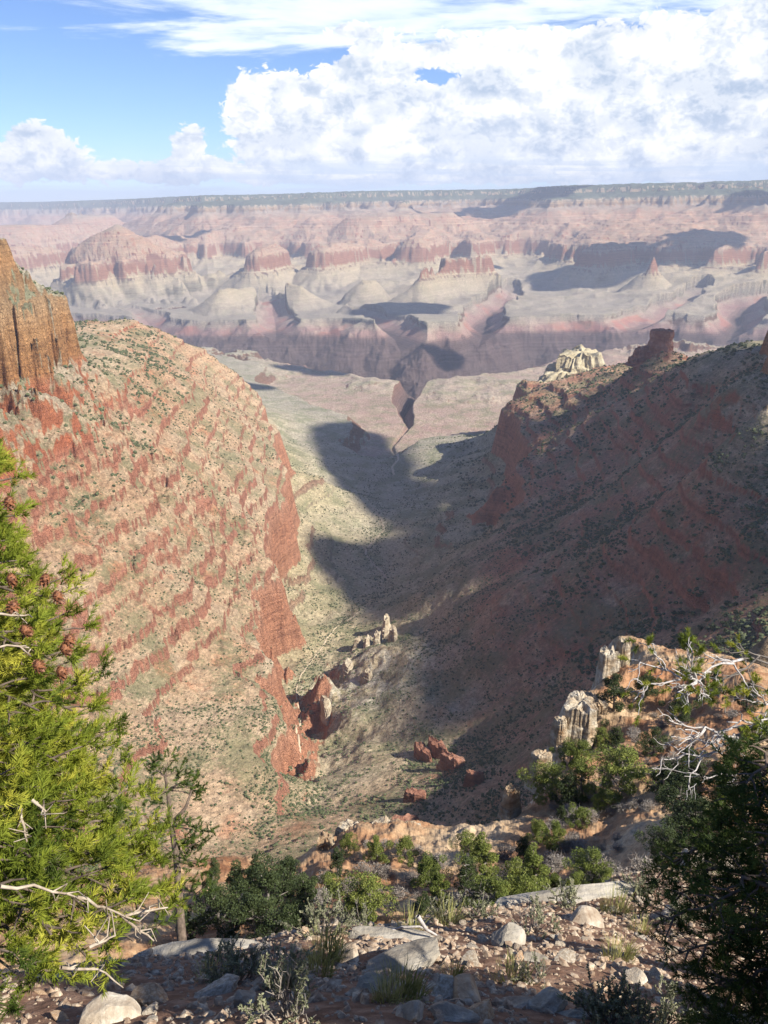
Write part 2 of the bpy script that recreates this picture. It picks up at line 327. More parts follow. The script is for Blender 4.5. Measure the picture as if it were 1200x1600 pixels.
TRIB = [([pxy(560, 7900), pxy(600, 7200), pxy(655, 5500)], -1180), ([pxy(800, 9600), pxy(790, 8800), pxy(760, 8000), pxy(745, 5800)], -1150), ([pxy(420, 9200), pxy(430, 8000), pxy(430, 6400)], -1150),
        ([pxy(1090, 9000), pxy(1050, 8200), pxy(930, 6400)], -1120), ([pxy(205, 9000), pxy(230, 8400), pxy(280, 6700)], -1120), ([pxy(1230, 9000), pxy(1160, 8300), pxy(1130, 6600)], -1150), ([pxy(-40, 12000), pxy(40, 10500), pxy(90, 8000)], -1150)]
# temples beyond the river: spine in plan, heights from the photograph, half width, slope
def tem(u1, v1, r1, u2, v2, r2, hw, sl): a = P(u1, v1, r=r1); b = P(u2, v2, r=r2); return ((a[0], a[1]), (b[0], b[1]), a[2], b[2], hw, sl)
TEMS = [tem(705, 408, 8700, 768, 404, 8900, 60, .50), tem(655, 424, 8300, 705, 412, 8650, 10, .55), tem(555, 462, 7900, 690, 463, 7800, 110, .40), tem(800, 452, 8500, 840, 470, 8100, 20, .36), tem(900, 455, 8700, 960, 462, 8300, 20, .36), tem(1080, 446, 9000, 1130, 455, 8500, 20, .36), tem(330, 452, 8300, 380, 446, 8700, 30, .36), tem(430, 440, 8600, 470, 446, 8400, 20, .42), tem(1100, 440, 8700, 1150, 450, 8300, 30, .42), tem(572, 436, 8500, 585, 440, 8700, 20, .6),
        tem(1018, 403, 8800, 1022, 404, 8850, 5, .50), tem(300, 372, 12600, 470, 350, 14200, 200, .38), tem(840, 355, 12000, 900, 345, 13300, 150, .42), tem(510, 388, 9800, 545, 378, 10600, 60, .45), tem(400, 392, 9700, 430, 380, 10400, 50, .45), tem(-60, 430, 8600, 130, 452, 7600, 60, .5), tem(168, 455, 7700, 180, 456, 7750, 30, .8), tem(740, 380, 11600, 800, 372, 12600, 120, .45), tem(938, 379, 9500, 968, 381, 9700, 50, .46), tem(1052, 374, 10000, 1070, 375, 10200, 50, .46),
        tem(192, 349, 10300, 196, 351, 10500, 20, .40), tem(170, 372, 11600, 330, 368, 13600, 130, .40), tem(316, 324, 15200, 324, 340, 15800, 50, .42),
        tem(560, 340, 12200, 690, 332, 12500, 200, .42), tem(640, 375, 10400, 665, 356, 11800, 80, .44), tem(480, 322, 15500, 700, 318, 15200, 240, .38), tem(525, 304, 16500, 665, 302, 16400, 200, .40),
        tem(452, 317, 15300, 470, 322, 15400, 30, .45), tem(885, 322, 14600, 1010, 320, 15200, 160, .40), tem(1120, 317, 13000, 1126, 318, 13200, 40, .46), tem(1090, 340, 13400, 1160, 345, 13000, 120, .42),
        tem(1180, 380, 9900, 1290, 365, 10800, 140, .45), tem(1320, 400, 9500, 1500, 380, 10500, 150, .5), tem(120, 338, 17500, 160, 336, 18500, 200, .4), tem(20, 352, 15500, 110, 352, 16500, 300, .4), tem(0, 385, 12300, 60, 385, 12500, 120, .4), tem(-200, 380, 10500, -60, 370, 12500, 200, .45)]
WS = np.array([200., 0, -160, -270, -650, -800, -860, -945, -1100]); WW = np.concatenate([[0], np.cumsum(-np.diff(WS) / np.array([.9, .8, 3, .55, 3, .5, .28, .2]))])
def far_raw(x, y):
    az = np.arctan2(x, y); r = np.hypot(x, y); dp = dip(x, y)
    wx = x + 520 * fbm(x, y, 2600, 4, 11); wy = y + 520 * fbm(x, y, 2600, 4, 31)
    z = TR(-945.0) + 22 * fbm(x, y, 900, 3, 51) + 26 * (fbm(wx, wy, 520, 4, 57, .55, True) - RM)
    edge = np.interp(np.degrees(az), [-45, -28, -22, -16, -12, 0, 10, 20, 30, 45], [30000, 36000, 31000, 24000, 19500, 18200, 17600, 17000, 16500, 15000])
    rr = r + 2600 * fbm(wx, wy, 4200, 4, 71, .5, True) * sm(r, 9000, 14000) + 1900 * fbm(wx, wy, 3300, 4, 77, .5, True) + 650 * fbm(wx, wy, 900, 3, 91, .5, True)
    D = edge - rr
    zr = np.interp(D, [-4000, 0, 500, 1700, 2000, 2800, 5400, 5700, 6900, 9000], TR(np.array([30, 0, -90, -165, -275, -365, -640, -815, -890, -948.0])))
    z = np.maximum(z, zr)
    n2 = 0.5 + 0.5 * fbm(wx, wy, 900, 4, 111, .5, True); n3 = fbm(wx, wy, 420, 3, 131, .5, True) - RM
    for (a, b, za, zb, hw, sl_) in TEMS:
        d, t = pl_dist(x + .5 * (wx - x), y + .5 * (wy - y), [a, b])
        dd = np.maximum(d - hw, 0) * (.30 + 1.45 * n2); sa = za - float(dip(*a)); sb = zb - float(dip(*b))
        zt = TR(np.interp(np.interp(sa + (sb - sa) * t, WS[::-1], WW[::-1]) + dd * sl_ / .5, WW, WS)) - 6 * (1 - n2) + 7 * n3 * np.clip(dd / 300, 0, 1)
        z = np.maximum(z, zt)
    return z
_t = np.random.RandomState(1).uniform(0, 9000, (2, 4000)); RM = float(fbm(_t[0], _t[1], 100, 3, 1, .5, True).mean())   # mean of the ridged noise
Bed = None
def terrain(x, y, lvl=1.0, beds=False):
    """heights and the stratigraphic coordinate at plan positions"""
    x = np.asarray(x, float); y = np.asarray(y, float)
    r = np.hypot(x, y)
    wa = sm(r, 250, 900) * (1 - sm(r, 3500, 5000)); pc = P(30, 500, r=1420); wa = wa * (1 + 3.0 * np.exp(-((x - pc[0]) ** 2 + (y - pc[1]) ** 2) / 420.0 ** 2))
    wx_ = (9 * (fbm(x, y, 190, 2, 501, .5, True) - RM) + 4 * (fbm(x, y, 48, 3, 505, .55, True) - RM) + 1.6 * fbm(x, y, 14, 2, 509)) * wa
    wy_ = (9 * (fbm(x, y, 190, 2, 511, .5, True) - RM) + 4 * (fbm(x, y, 48, 3, 515, .55, True) - RM) + 1.6 * fbm(x, y, 14, 2, 519)) * wa
    az = np.arctan2(x + wx_, y + wy_); r2 = np.hypot(x + wx_, y + wy_); l = np.log(np.maximum(r2, .5)); dp = dip(x, y)
    zn = np.where(r > 1.2, samp(Gz, az, l) * r, samp(Gz, az, np.full_like(l, math.log(1.2))) * 1.2 + (1.2 - r) * .25)
    rawm = samp(Gr, az, l) * r
    wf = sm(r, 5200, 6300)
    raw = rawm.copy()
    m = r > 5200
    if m.any():
        rf = far_raw(x[m], y[m])
        raw[m] = raw[m] * (1 - wf[m]) + rf * wf[m]
    # erosion: gullies and alcoves, stronger on slopes, weak on the platform
    k = np.clip(r / 1500.0, 0.05, 1.0)
    dp = dp - 115.0 * (1 - sm(raw, TR(-952.0), TR(-815.0))) * sm(r, 6400, 7900)
    flat = 1 - 0.80 * sm(raw, -820 * 0 + TR(-900.0), TR(-962.0)) * (r < 5200)
    nz = 44 * (fbm(x, y, 420, 2, 201, .45, True) - RM) * k + 13 * (fbm(x, y, 130, 2, 221, .4, True) - RM) * np.clip(r / 800, .05, 1.2) + 3.2 * fbm(x, y, 36, 3, 241, .5) * np.clip(r / 500, .1, 1.4)
    nz = nz + 46 * (fbm(x, y, 800, 4, 261, .55, True) - RM) * sm(r, 5200, 8000)
    raw2 = raw + nz * flat * 0.62
    # gorge and side canyons
    warp = 130 * fbm(x, y, 500, 3, 301)
    dg, _ = pl_dist(x, y, GORGE); dg = dg + warp * 1.6
    carve = np.maximum(0.0, 1 - dg / 740.0)
    zg = -958 - 430 * carve ** .85 + 95 * fbm(x, y, 420, 5, 321, .55, True) * np.minimum(carve * 5, 1) - 60 * np.minimum(carve * 5, 1)
    ds, ts = pl_dist(x, y, SIDE); wd = 26 + 75 * ts
    ds = ds + 0.35 * warp * (0.3 + ts)
    cs = np.maximum(0.0, 1 - ds / wd)
    zs = -958 - (30 + 200 * ts) * cs ** .6
    cov = sm(fbm(x + 300, y, 170, 4, 611), 0, .4) * 0.4
    cov = np.where((raw2 < TR(-630.)) & (raw2 > TR(-830.)), cov * .15, cov)
    z = TZ(raw2) * (1 - cov) + TS(raw2) * cov + dp
    wn = sm(r, 110, 230)
    pt = P(610, 1130, -670); pu = P(690, 900, -740); tal = np.clip(1.6 * np.exp(-((x - pt[0]) ** 2 + (y - pt[1] + 30) ** 2) / 280.0 ** 2) + 1.5 * np.exp(-((x - pu[0]) ** 2 + (y - pu[1]) ** 2) / 300.0 ** 2), 0, .93) * sm(x, -115, -70)
    z = z * (1 - tal) + (zn + nz * .3) * tal
    nn = (2.2 * fbm(x, y, 26, 3, 401) + 1.1 * fbm(x, y, 7, 4, 411, .55, True)) * sm(r, 18, 60) + (.16 * fbm(x, y, 1.1, 4, 421) + .05 * fbm(x, y, .3, 3, 431)) * np.clip(r / 6, .3, 2) * (r < 300)
    z = z * wn + (zn + nn) * (1 - wn)
    sel = (r > 2500)
    z = np.where(sel & (dg < 740), np.minimum(z, zg + dp), z)
    z = np.where(sel & (ds < wd), np.minimum(z, zs + dp), z)
    for pts, bz in TRIB:
        dt, tt = pl_dist(x, y, pts); w = 90 + 170 * tt; dt = dt + warp
        zc_ = -955 + dp + (bz + 955) * tt * np.maximum(0, 1 - dt / w) ** .7 - 10 * (dt < w)
        z = np.where(sel & (dt < w), np.minimum(z, zc_), z)
    if beds:
        bd = np.interp(raw2, _g, _bed) * (1 - cov * .9) * wn * (1 - tal)
        return z, z - dp, bd
    return z, z - dp

# ------------------------------------------------------------------ terrain mesh
def rows():
    out = [1.0]
    while out[-1] < 46000:
        r = out[-1]
        k = 0.0065 if r < 12 else (0.0085 if r < 30 else (0.0055 if r < 170 else (0.0042 if r < 3500 else 0.0036)))
        if 12 < r < 35: k = 0.012
        if 160 < r < 350: k = 0.008
        if r > 20000: k = .008
        out.append(r * (1 + k * QUAL))
    return np.array(out)
QUAL = 1.0
RR = rows()
ain = np.linspace(-28, 28, int(1150 / QUAL)); aout = np.linspace(28, 58, 150)[1:]
AA = np.radians(np.concatenate([-aout[::-1], ain, aout]))
Rg, Ag = np.meshgrid(RR, AA, indexing='ij')
Xg = Rg * np.sin(Ag); Yg = Rg * np.cos(Ag)
Zg, Sg, Bg = terrain(Xg.ravel(), Yg.ravel(), beds=True)
print('terrain grid', Rg.shape, 'time', round(time.time() - T0, 1))
def terrain_mat():
    mt = bpy.data.materials.new('canyon_rock'); mt.use_nodes = True; N = NT(mt.node_tree)
    geo = N.new('ShaderNodeNewGeometry'); pos = geo.outputs['Position']; nrm = geo.outputs['Normal']
    st = N.new('ShaderNodeAttribute', attribute_name='strat').outputs['Fac']
    rad = N.vm('LENGTH', pos) if False else N.new('ShaderNodeVectorMath', {0: pos}, operation='LENGTH').outputs['Value']
    nz = N.new('ShaderNodeSeparateXYZ', {0: nrm}).outputs[2]
    nA = N.noise(pos, 0.011, 5, .6); nB = N.noise(pos, 0.06, 5, .6); nC = N.noise(pos, 0.35, 4, .6); nD = N.noise(pos, 0.0016, 4, .55)
    s = N.m('ADD', st, N.m('MULTIPLY', N.m('SUBTRACT', nB, .5), 16.0))
    S = N.m('DIVIDE', N.m('ADD', s, 1500.0), 1600.0)
    def q(z): return (z + 1500.0) / 1600.0
    # cliff-forming rock by bed
    rock = N.ramp(S, [(0, (.13, .095, .085)), (q(-1090), (.17, .12, .11)), (q(-1040), (.25, .155, .13)), (q(-1005), (.27, .155, .11)), (q(-958), (.25, .155, .10)),
                      (q(-945), (.29, .25, .17)), (q(-850), (.34, .28, .19)), (q(-815), (.36, .22, .14)), (q(-798), (.48, .235, .14)), (q(-700), (.52, .245, .145)), (q(-655), (.50, .26, .165)), (q(-640), (.40, .19, .125)),
                      (q(-500), (.42, .195, .125)), (q(-360), (.42, .18, .11)), (q(-345), (.42, .14, .07)), (q(-285), (.44, .17, .085)), (q(-268), (.48, .29, .15)), (q(-200), (.56, .39, .23)), (q(-165), (.62, .50, .36)),
                      (q(-150), (.42, .34, .24)), (q(-88), (.50, .34, .20)), (q(-60), (.52, .40, .26)), (q(0), (.50, .42, .30))])
    bands = N.noise(N.new('ShaderNodeCombineXYZ', {0: N.m('MULTIPLY', nA, 1.5), 1: 0.0, 2: N.m('MULTIPLY', s, 0.16)}).outputs[0], 1.0, 4, .7)
    rock = N.mix(1.0, rock, N.ramp(bands, [(.25, (.52, .49, .48)), (.48, (1, 1, 1)), (.70, (1.30, 1.32, 1.36))]), 'MULTIPLY')
    b2 = N.noise(N.new('ShaderNodeCombineXYZ', {0: N.m('MULTIPLY', nD, 1.0), 1: 5.0, 2: N.m('MULTIPLY', st, 0.030)}).outputs[0], 1.0, 5, .75)
    b2 = N.ramp(b2, [(.30, (.66, .60, .62)), (.45, (1, 1, 1)), (.55, (.90, .84, .84)), (.62, (1.25, 1.28, 1.3))])
    b2 = N.mix(N.sstep(rad, 3500.0, 8000.0, 0.0, .85), (1, 1, 1, 1), b2)
    rock = N.mix(1.0, rock, b2, 'MULTIPLY')
    vst = N.noise(N.vm('MULTIPLY', pos, (.10, .10, .030)), 1.0, 5, .65)
    rock = N.mix(N.sstep(rad, 3000.0, 9000.0, 1.0, .35), rock, N.mix(1.0, rock, N.ramp(vst, [(.3, (.66, .64, .64)), (.55, (1, 1, 1)), (.75, (1.25, 1.22, 1.18))]), 'MULTIPLY'))
    rock = N.mix(N.m('MULTIPLY', N.sstep(rad, 2500.0, 5000.0, 1.0, 0.0), N.sstep(st, -290.0, -262.0)), rock, N.mix(1.0, rock, (.84, .68, .52, 1), 'MULTIPLY'))
    rock = N.mix(N.sstep(rad, 4500.0, 8000.0, 0.0, 1.0), rock, N.mix(1.0, rock, (.74, .78, .80, 1), 'MULTIPLY'))  # far rock darkened with distance, haze balance put into the colour
    # soil and talus on slopes
    soil = N.ramp(S, [(0, (.13, .10, .085)), (q(-1030), (.33, .21, .175)), (q(-1000), (.35, .27, .21)), (q(-950), (.31, .28, .215)), (q(-925), (.36, .32, .235)), (q(-860), (.44, .375, .235)), (q(-800), (.44, .36, .22)), (q(-660), (.46, .355, .23)),
                      (q(-645), (.47, .33, .21)), (q(-500), (.46, .315, .195)), (q(-370), (.44, .28, .17)), (q(-330), (.42, .30, .19)), (q(-270), (.38, .31, .22)), (q(-150), (.38, .34, .25)), (q(-60), (.36, .32, .23)), (q(40), (.16, .17, .10))])
    soil = N.mix(N.sstep(st, -900.0, -700.0, .3, 1.0), soil, N.mix(1.0, soil, b2, 'MULTIPLY'))
    patch = N.sstep(N.noise(pos, 0.0075, 6, .65), .44, .60)
    pale = N.mix(.5, soil, (.46, .40, .29, 1))
    soil = N.mix(N.m('MULTIPLY', patch, .55), soil, pale)
    redp = N.m('MULTIPLY', N.sstep(N.noise(N.vm('ADD', pos, (700, 90, 0)), 0.012, 5, .65), .54, .66), N.m('MULTIPLY', N.sstep(st, -700.0, -600.0), N.sstep(st, -260.0, -300.0)))
    soil = N.mix(N.m('MULTIPLY', redp, .6), soil, (.40, .145, .07, 1))
    px_ = N.new('ShaderNodeSeparateXYZ', {0: pos}).outputs[0]
    east = N.m('MULTIPLY', N.sstep(px_, 30.0, 260.0), N.m('MULTIPLY', N.sstep(st, -760.0, -640.0), N.sstep(st, -330.0, -420.0)))
    east = N.m('MULTIPLY', east, N.sstep(N.noise(N.vm('ADD', pos, (50, 900, 0)), .009, 5, .65), .36, .58, .10, .62))
    soil = N.mix(N.m('MULTIPLY', east, N.sstep(rad, 4000.0, 5500.0, 1.0, 0.0)), soil, (.34, .125, .075, 1))
    dr = N.new('ShaderNodeVectorMath', {0: N.vm('SUBTRACT', N.vm('MULTIPLY', pos, (1, 1, 0)), (-45.0, 1130.0, 0.0))}, operation='LENGTH').outputs['Value']
    rib = N.m('MULTIPLY', N.sstep(dr, 60.0, 190.0, 1.0, 0.0), N.sstep(N.noise(N.vm('MULTIPLY', pos, (1.0, .35, .4)), .05, 5, .7), .44, .56))
    soil = N.mix(N.m('MULTIPLY', rib, .85), soil, (.56, .50, .39, 1))
    soil = N.mix(N.sstep(rad, 5500.0, 8000.0, 0.0, 1.0), soil, N.mix(1.0, soil, (.80, .77, .82, 1), 'MULTIPLY'))  # soil darker and mauver with distance, aerial tone painted into the colour
    # red shale showing above the inner gorge beyond the river
    fr = N.m('MULTIPLY', N.sstep(rad, 6200.0, 6800.0), N.m('MULTIPLY', N.sstep(st, -985.0, -1000.0), N.sstep(N.noise(pos, .0022, 4, .6), .50, .60)))
    gr = N.m('MULTIPLY', N.sstep(N.noise(pos, 0.9, 4, .7), .35, .65, .78, 1.18), N.sstep(N.noise(pos, 0.13, 5, .75), .34, .66, .68, 1.30))
    soil = N.mix(1.0, soil, N.new('ShaderNodeCombineXYZ', {0: gr, 1: gr, 2: gr}).outputs[0], 'MULTIPLY')
    # brush as tint (very small plants, below the size of the modelled shrubs)
    vg = N.m('MULTIPLY', N.sstep(N.m('ADD', N.noise(pos, .012, 4, .6), N.m('MULTIPLY', N.noise(pos, .25, 3, .6), .55)), .72, .90), N.sstep(rad, 120.0, 400.0))
    vg = N.m('MULTIPLY', vg, N.sstep(st, -1060.0, -1000.0, 0.2, .62))
    vg = N.m('MULTIPLY', vg, N.sstep(rad, 3500.0, 7000.0, 1.0, .3))
    soil = N.mix(vg, soil, (.155, .175, .085, 1))
    # forested plateau and its upper ledges beyond the river
    ft = N.m('MULTIPLY', N.sstep(rad, 9000.0, 12000.0), N.sstep(N.m('ADD', st, N.m('MULTIPLY', nD, 60.0)), -190.0, -110.0))
    soil = N.mix(N.m('MULTIPLY', ft, .9), soil, (.055, .075, .045, 1))
    soil = N.mix(N.m('MULTIPLY', fr, .6), soil, (.34, .13, .09, 1))
    soil = N.mix(.55, soil, N.mix(1.0, soil, N.ramp(bands, [(.25, (.55, .50, .48)), (.5, (1, 1, 1)), (.72, (1.35, 1.35, 1.35))]), 'MULTIPLY'))
    steep = N.m('ADD', nz, N.m('MULTIPLY', N.m('SUBTRACT', nB, .5), .16))
    cl = N.sstep(steep, .46, .62, 1.0, 0.0)
    bed = N.new('ShaderNodeAttribute', attribute_name='bed').outputs['Fac']
    bedm = N.m('MULTIPLY', N.sstep(N.m('ADD', bed, N.m('MULTIPLY', N.m('SUBTRACT', nB, .5), .8)), .38, .60), N.sstep(steep, .86, .95, 1.0, 0.0))
    cl = N.m('MAXIMUM', cl, bedm)
    cl = N.m('MAXIMUM', cl, N.sstep(st, -1040.0, -1100.0, 0.0, .9))
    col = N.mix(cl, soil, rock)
    # near ground (rim and spurs): tan dirt, rubble
    nr = N.sstep(rad, 170.0, 320.0, 1.0, 0.0)
    dirt = N.ramp(N.noise(pos, .09, 5, .65), [(.35, (.26, .12, .06)), (.47, (.36, .21, .115)), (.56, (.43, .30, .18)), (.7, (.47, .36, .24))])
    fine = N.ramp(N.noise(pos, 3.2, 6, .7), [(.3, (.6, .58, .55)), (.55, (1, 1, 1)), (.75, (1.35, 1.3, 1.25))])
    dirt = N.mix(1.0, dirt, fine, 'MULTIPLY')
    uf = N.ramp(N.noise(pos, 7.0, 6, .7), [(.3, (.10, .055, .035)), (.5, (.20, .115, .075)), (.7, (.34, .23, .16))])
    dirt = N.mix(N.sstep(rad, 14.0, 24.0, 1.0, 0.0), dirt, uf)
    nrk = N.ramp(N.noise(N.vm('MULTIPLY', pos, (1, 1, 3.0)), .35, 5, .65), [(.3, (.30, .24, .17)), (.5, (.47, .41, .31)), (.7, (.60, .54, .43))])
    ncl = N.mix(N.sstep(steep, .42, .60, 1.0, 0.0), dirt, nrk)
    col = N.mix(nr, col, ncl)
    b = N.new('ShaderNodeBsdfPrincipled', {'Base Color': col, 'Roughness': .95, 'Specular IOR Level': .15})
    # relief below mesh size
    bd1 = N.noise(N.vm('MULTIPLY', pos, (.05, .05, .30)), 1.0, 6, .68)
    vd = N.n.new('ShaderNodeTexVoronoi'); vd.feature = 'DISTANCE_TO_EDGE'; N.put(vd.inputs['Vector'], N.vm('ADD', N.vm('MULTIPLY', pos, (.05, .05, .024)), N.vm('SCALE', N.noise(pos, .03, 3, .6, out='Color'), sc=.9)))
    crk = N.sstep(vd.outputs[0], 0.0, .16)
    bd1 = N.m('ADD', bd1, N.m('MULTIPLY', crk, N.m('MULTIPLY', cl, .35)))
    h1 = N.new('ShaderNodeBump', {'Strength': 1.0, 'Distance': 11.0, 'Height': bd1})
    bm = N.m('ADD', N.noise(pos, .22, 6, .7), N.m('MULTIPLY', N.noise(pos, 1.1, 4, .7), .35))
    h2 = N.new('ShaderNodeBump', {'Strength': .8, 'Distance': 2.6, 'Height': bm, 'Normal': h1.outputs[0]})
    h3 = N.new('ShaderNodeBump', {'Strength': .7, 'Distance': .05, 'Height': N.noise(pos, 9.0, 6, .7)})
    nm = N.new('ShaderNodeMix', data_type='VECTOR'); N.put(nm.inputs[0], N.sstep(rad, 60.0, 250.0)); N.put(nm.inputs[4], h3.outputs[0]); N.put(nm.inputs[5], h2.outputs[0])
    N.put(b.inputs['Normal'], nm.outputs[1])
    o = N.new('ShaderNodeOutputMaterial'); N.l.new(b.outputs[0], o.inputs[0])
    return mt
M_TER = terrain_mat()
nr_, na_ = Rg.shape
idx = np.arange(nr_ * na_).reshape(nr_, na_)
def grid_obj(name, i0, i1):
    V = np.stack([Xg[i0:i1 + 1].ravel(), Yg[i0:i1 + 1].ravel(), Zg.reshape(nr_, na_)[i0:i1 + 1].ravel()], 1)
    n = i1 - i0 + 1; ix = np.arange(n * na_).reshape(n, na_)
    q = np.stack([ix[:-1, :-1], ix[:-1, 1:], ix[1:, 1:], ix[1:, :-1]], -1).reshape(-1, 4)
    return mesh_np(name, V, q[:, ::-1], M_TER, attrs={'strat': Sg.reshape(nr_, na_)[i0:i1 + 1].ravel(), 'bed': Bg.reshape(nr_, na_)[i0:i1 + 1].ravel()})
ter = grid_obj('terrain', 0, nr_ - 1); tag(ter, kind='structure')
def behind():
    # the rim continues round and behind the viewpoint
    def hz(x, y):
        z, _ = terrain(x, y); a = np.abs(np.degrees(np.arctan2(x, y))); w = sm(a, 82, 112) * sm(np.hypot(x, y), .4, 1.6)
        return z * (1 - w) + (-1.62 + .02 * np.minimum(np.hypot(x, y), 60) + .12 * fbm(x, y, 3.0, 4, 433)) * w
    for nm, rr, aa in (('ground', np.linspace(.03, 1.0, 12), np.radians(np.linspace(0, 360, 181))), ('ground', np.geomspace(1.0, 60, 110), np.radians(np.linspace(58, 302, 160)))):
        rg_, ag_ = np.meshgrid(rr, aa, indexing='ij'); x, y = (rg_ * np.sin(ag_)).ravel(), (rg_ * np.cos(ag_)).ravel(); z = hz(x, y); n, m = rg_.shape; ix = np.arange(n * m).reshape(n, m)
        q = np.stack([ix[:-1, :-1], ix[:-1, 1:], ix[1:, 1:], ix[1:, :-1]], -1).reshape(-1, 4)
        o = mesh_np(nm, np.stack([x, y, z], 1), q[:, ::-1], M_TER, attrs={'strat': z, 'bed': z * 0}); tag(o, kind='structure')
behind()
print('terrain mesh', round(time.time() - T0, 1))

# ------------------------------------------------------------------ haze
def haze():
    x0, x1, y0, y1, z0, z1 = -52000, 52000, -6000, 52000, -1600, 620
    V = [(x, y, z) for z in (z0, z1) for y in (y0, y1) for x in (x0, x1)]
    Q = [(0, 2, 3, 1), (4, 5, 7, 6), (0, 1, 5, 4), (2, 6, 7, 3), (0, 4, 6, 2), (1, 3, 7, 5)]
    mt = bpy.data.materials.new('haze_air'); mt.use_nodes = True; N = NT(mt.node_tree)
    v = N.new('ShaderNodeVolumePrincipled', {'Color': (.70, .79, 1.0, 1), 'Density': 3.5e-5, 'Anisotropy': 0.1})
    o = N.new('ShaderNodeOutputMaterial'); N.l.new(v.outputs[0], o.inputs['Volume'])
    h = mesh_np('haze', V, Q, mt, smooth=False); tag(h, kind='stuff')
haze()

# ------------------------------------------------------------------ unseen clouds above the picture, set for the shadows they cast in the canyon
def clouds():
    mt = bpy.data.materials.new('cloud_white'); mt.use_nodes = True; N = NT(mt.node_tree)
    d = N.new('ShaderNodeBsdfDiffuse', {'Color': (.85, .86, .88, 1)}); o = N.new('ShaderNodeOutputMaterial'); N.l.new(d.outputs[0], o.inputs[0])
    import bmesh
    bm = bmesh.new(); bmesh.ops.create_icosphere(bm, subdivisions=5, radius=1.0); V0 = np.array([v.co[:] for v in bm.verts]); T0_ = np.array([[v.index for v in f.verts] for f in bm.faces]); bm.free()
    for k, (x, y, z, rx, ry, rot) in enumerate(CLOUDS):
        H = 3300.0; t = (H - z) / SUN_DIR[2]; c = np.array([x, y, z]) + SUN_DIR * t
        V = V0.copy(); f = .5 + 1.0 * (.5 + .5 * fbm(V[:, 0] * 1.5 + k * 7 + V[:, 2], V[:, 1] * 1.5 + V[:, 2] * .7, 1.0, 5, 700 + k, .55)) ** 1.3
        V = V * f[:, None]; V = V * [rx, ry, 260.0]; V[:, 2] = np.where(V[:, 2] < 0, V[:, 2] * .3, V[:, 2])
        cr, sr = math.cos(rot), math.sin(rot); V = np.stack([V[:, 0] * cr - V[:, 1] * sr, V[:, 0] * sr + V[:, 1] * cr, V[:, 2]], 1)
        ob = mesh_np('cloud', V, T0_, mt); ob.location = [float(q) for q in c]; tag(ob, kind='structure')
def csp(u, v, r, rx, ry, rot=0): p = P(u, v, r=r); return (p[0], p[1], p[2], rx, ry, rot)
CLOUDS = [csp(570, 570, 5000, 520, 260), csp(620, 488, 7700, 460, 330, .2), csp(690, 330, 13800, 500, 500), csp(940, 412, 9500, 560, 640), csp(1068, 402, 10200, 400, 600), csp(785, 345, 14200, 800, 1100),
          csp(1180, 370, 12500, 900, 700), csp(210, 358, 12200, 300, 300), csp(250, 372, 12500, 420, 260), csp(300, 375, 12800, 200, 200), csp(175, 462, 7700, 160, 220), csp(700, 560, 6100, 160, 160), csp(790, 390, 10400, 200, 150), csp(400, 600, 4300, 130, 80), csp(1150, 560, 1600, 150, 160)]
SHADE_POLYS = [[(625, 770, -915), (690, 735, -885), (760, 745, -820), (750, 860, -740), (700, 910, -740), (640, 870, -830), (606, 822, -885)],
         [(700, 955, -680), (770, 1050, -580), (695, 1115, -640), (662, 1190, -650), (615, 1275, -640), (760, 1275, -560), (850, 1170, -480), (1000, 1010, -430), (1400, 880, -370), (1400, 560, -250), (1130, 552, -310), (1060, 540, -390), (1000, 548, -400), (990, 575, -500), (880, 622, -640), (810, 750, -700), (740, 860, -740)],
         [(478, 678, -940), (500, 663, -945), (560, 660, -950), (612, 670, -960), (640, 700, -950), (670, 780, -910), (640, 826, -880), (592, 808, -890), (560, 785, -880), (530, 752, -890), (500, 718, -910)],
         [(540, 850, -855), (600, 835, -880), (700, 880, -760), (670, 960, -760), (600, 972, -800), (560, 980, -830), (550, 938, -840), (522, 900, -845)]]
def shade_clouds():  # added unseen clouds, outlined backwards from the shadow wanted on the slopes
    mt = bpy.data.materials['cloud_white']
    for k, poly in enumerate(SHADE_POLYS):
        pts = []
        for q in poly:
            p = P(*q); t = (3300.0 - p[2]) / SUN_DIR[2]; pts.append((p + SUN_DIR * t)[:2])
        pts = np.array(pts); c = pts.mean(0); pts = pts - c; lo, hi = pts.min(0) - 60, pts.max(0) + 60; n = 90
        gx, gy = np.meshgrid(np.linspace(lo[0], hi[0], n), np.linspace(lo[1], hi[1], n)); X, Y = gx.ravel(), gy.ravel()
        wob = 55; X2 = X + wob * fbm(X, Y, 260, 4, 900 + k); Y2 = Y + wob * fbm(X, Y, 260, 4, 920 + k)
        d, _ = pl_dist(X2, Y2, [tuple(q) for q in pts] + [tuple(pts[0])]); ins = np.zeros(len(X), bool); m = len(pts)
        for i in range(m):
            (x1, y1), (x2, y2) = pts[i], pts[(i + 1) % m]; cnd = ((y1 > Y2) != (y2 > Y2)) & (X2 < (x2 - x1) * (Y2 - y1) / (y2 - y1 + 1e-9) + x1); ins ^= cnd
        h = np.where(ins, np.minimum(d, 220) ** .8 * 2.2 * (1 + .5 * fbm(X, Y, 120, 4, 940 + k)), 0); ix = np.arange(n * n).reshape(n, n)
        Q = np.stack([ix[:-1, :-1], ix[:-1, 1:], ix[1:, 1:], ix[1:, :-1]], -1).reshape(-1, 4); Q = Q[ins[Q].all(1)]
        V = np.concatenate([np.stack([X, Y, h], 1), np.stack([X, Y, -h * .25 - 1], 1)]); Qa = np.concatenate([Q, Q[:, ::-1] + n * n]); us, inv = np.unique(Qa, return_inverse=True)
        ob = mesh_np('cloud', V[us], inv.reshape(Qa.shape), mt); ob.location = (float(c[0]), float(c[1]), 3300.0); tag(ob, kind='structure')
clouds(); shade_clouds()

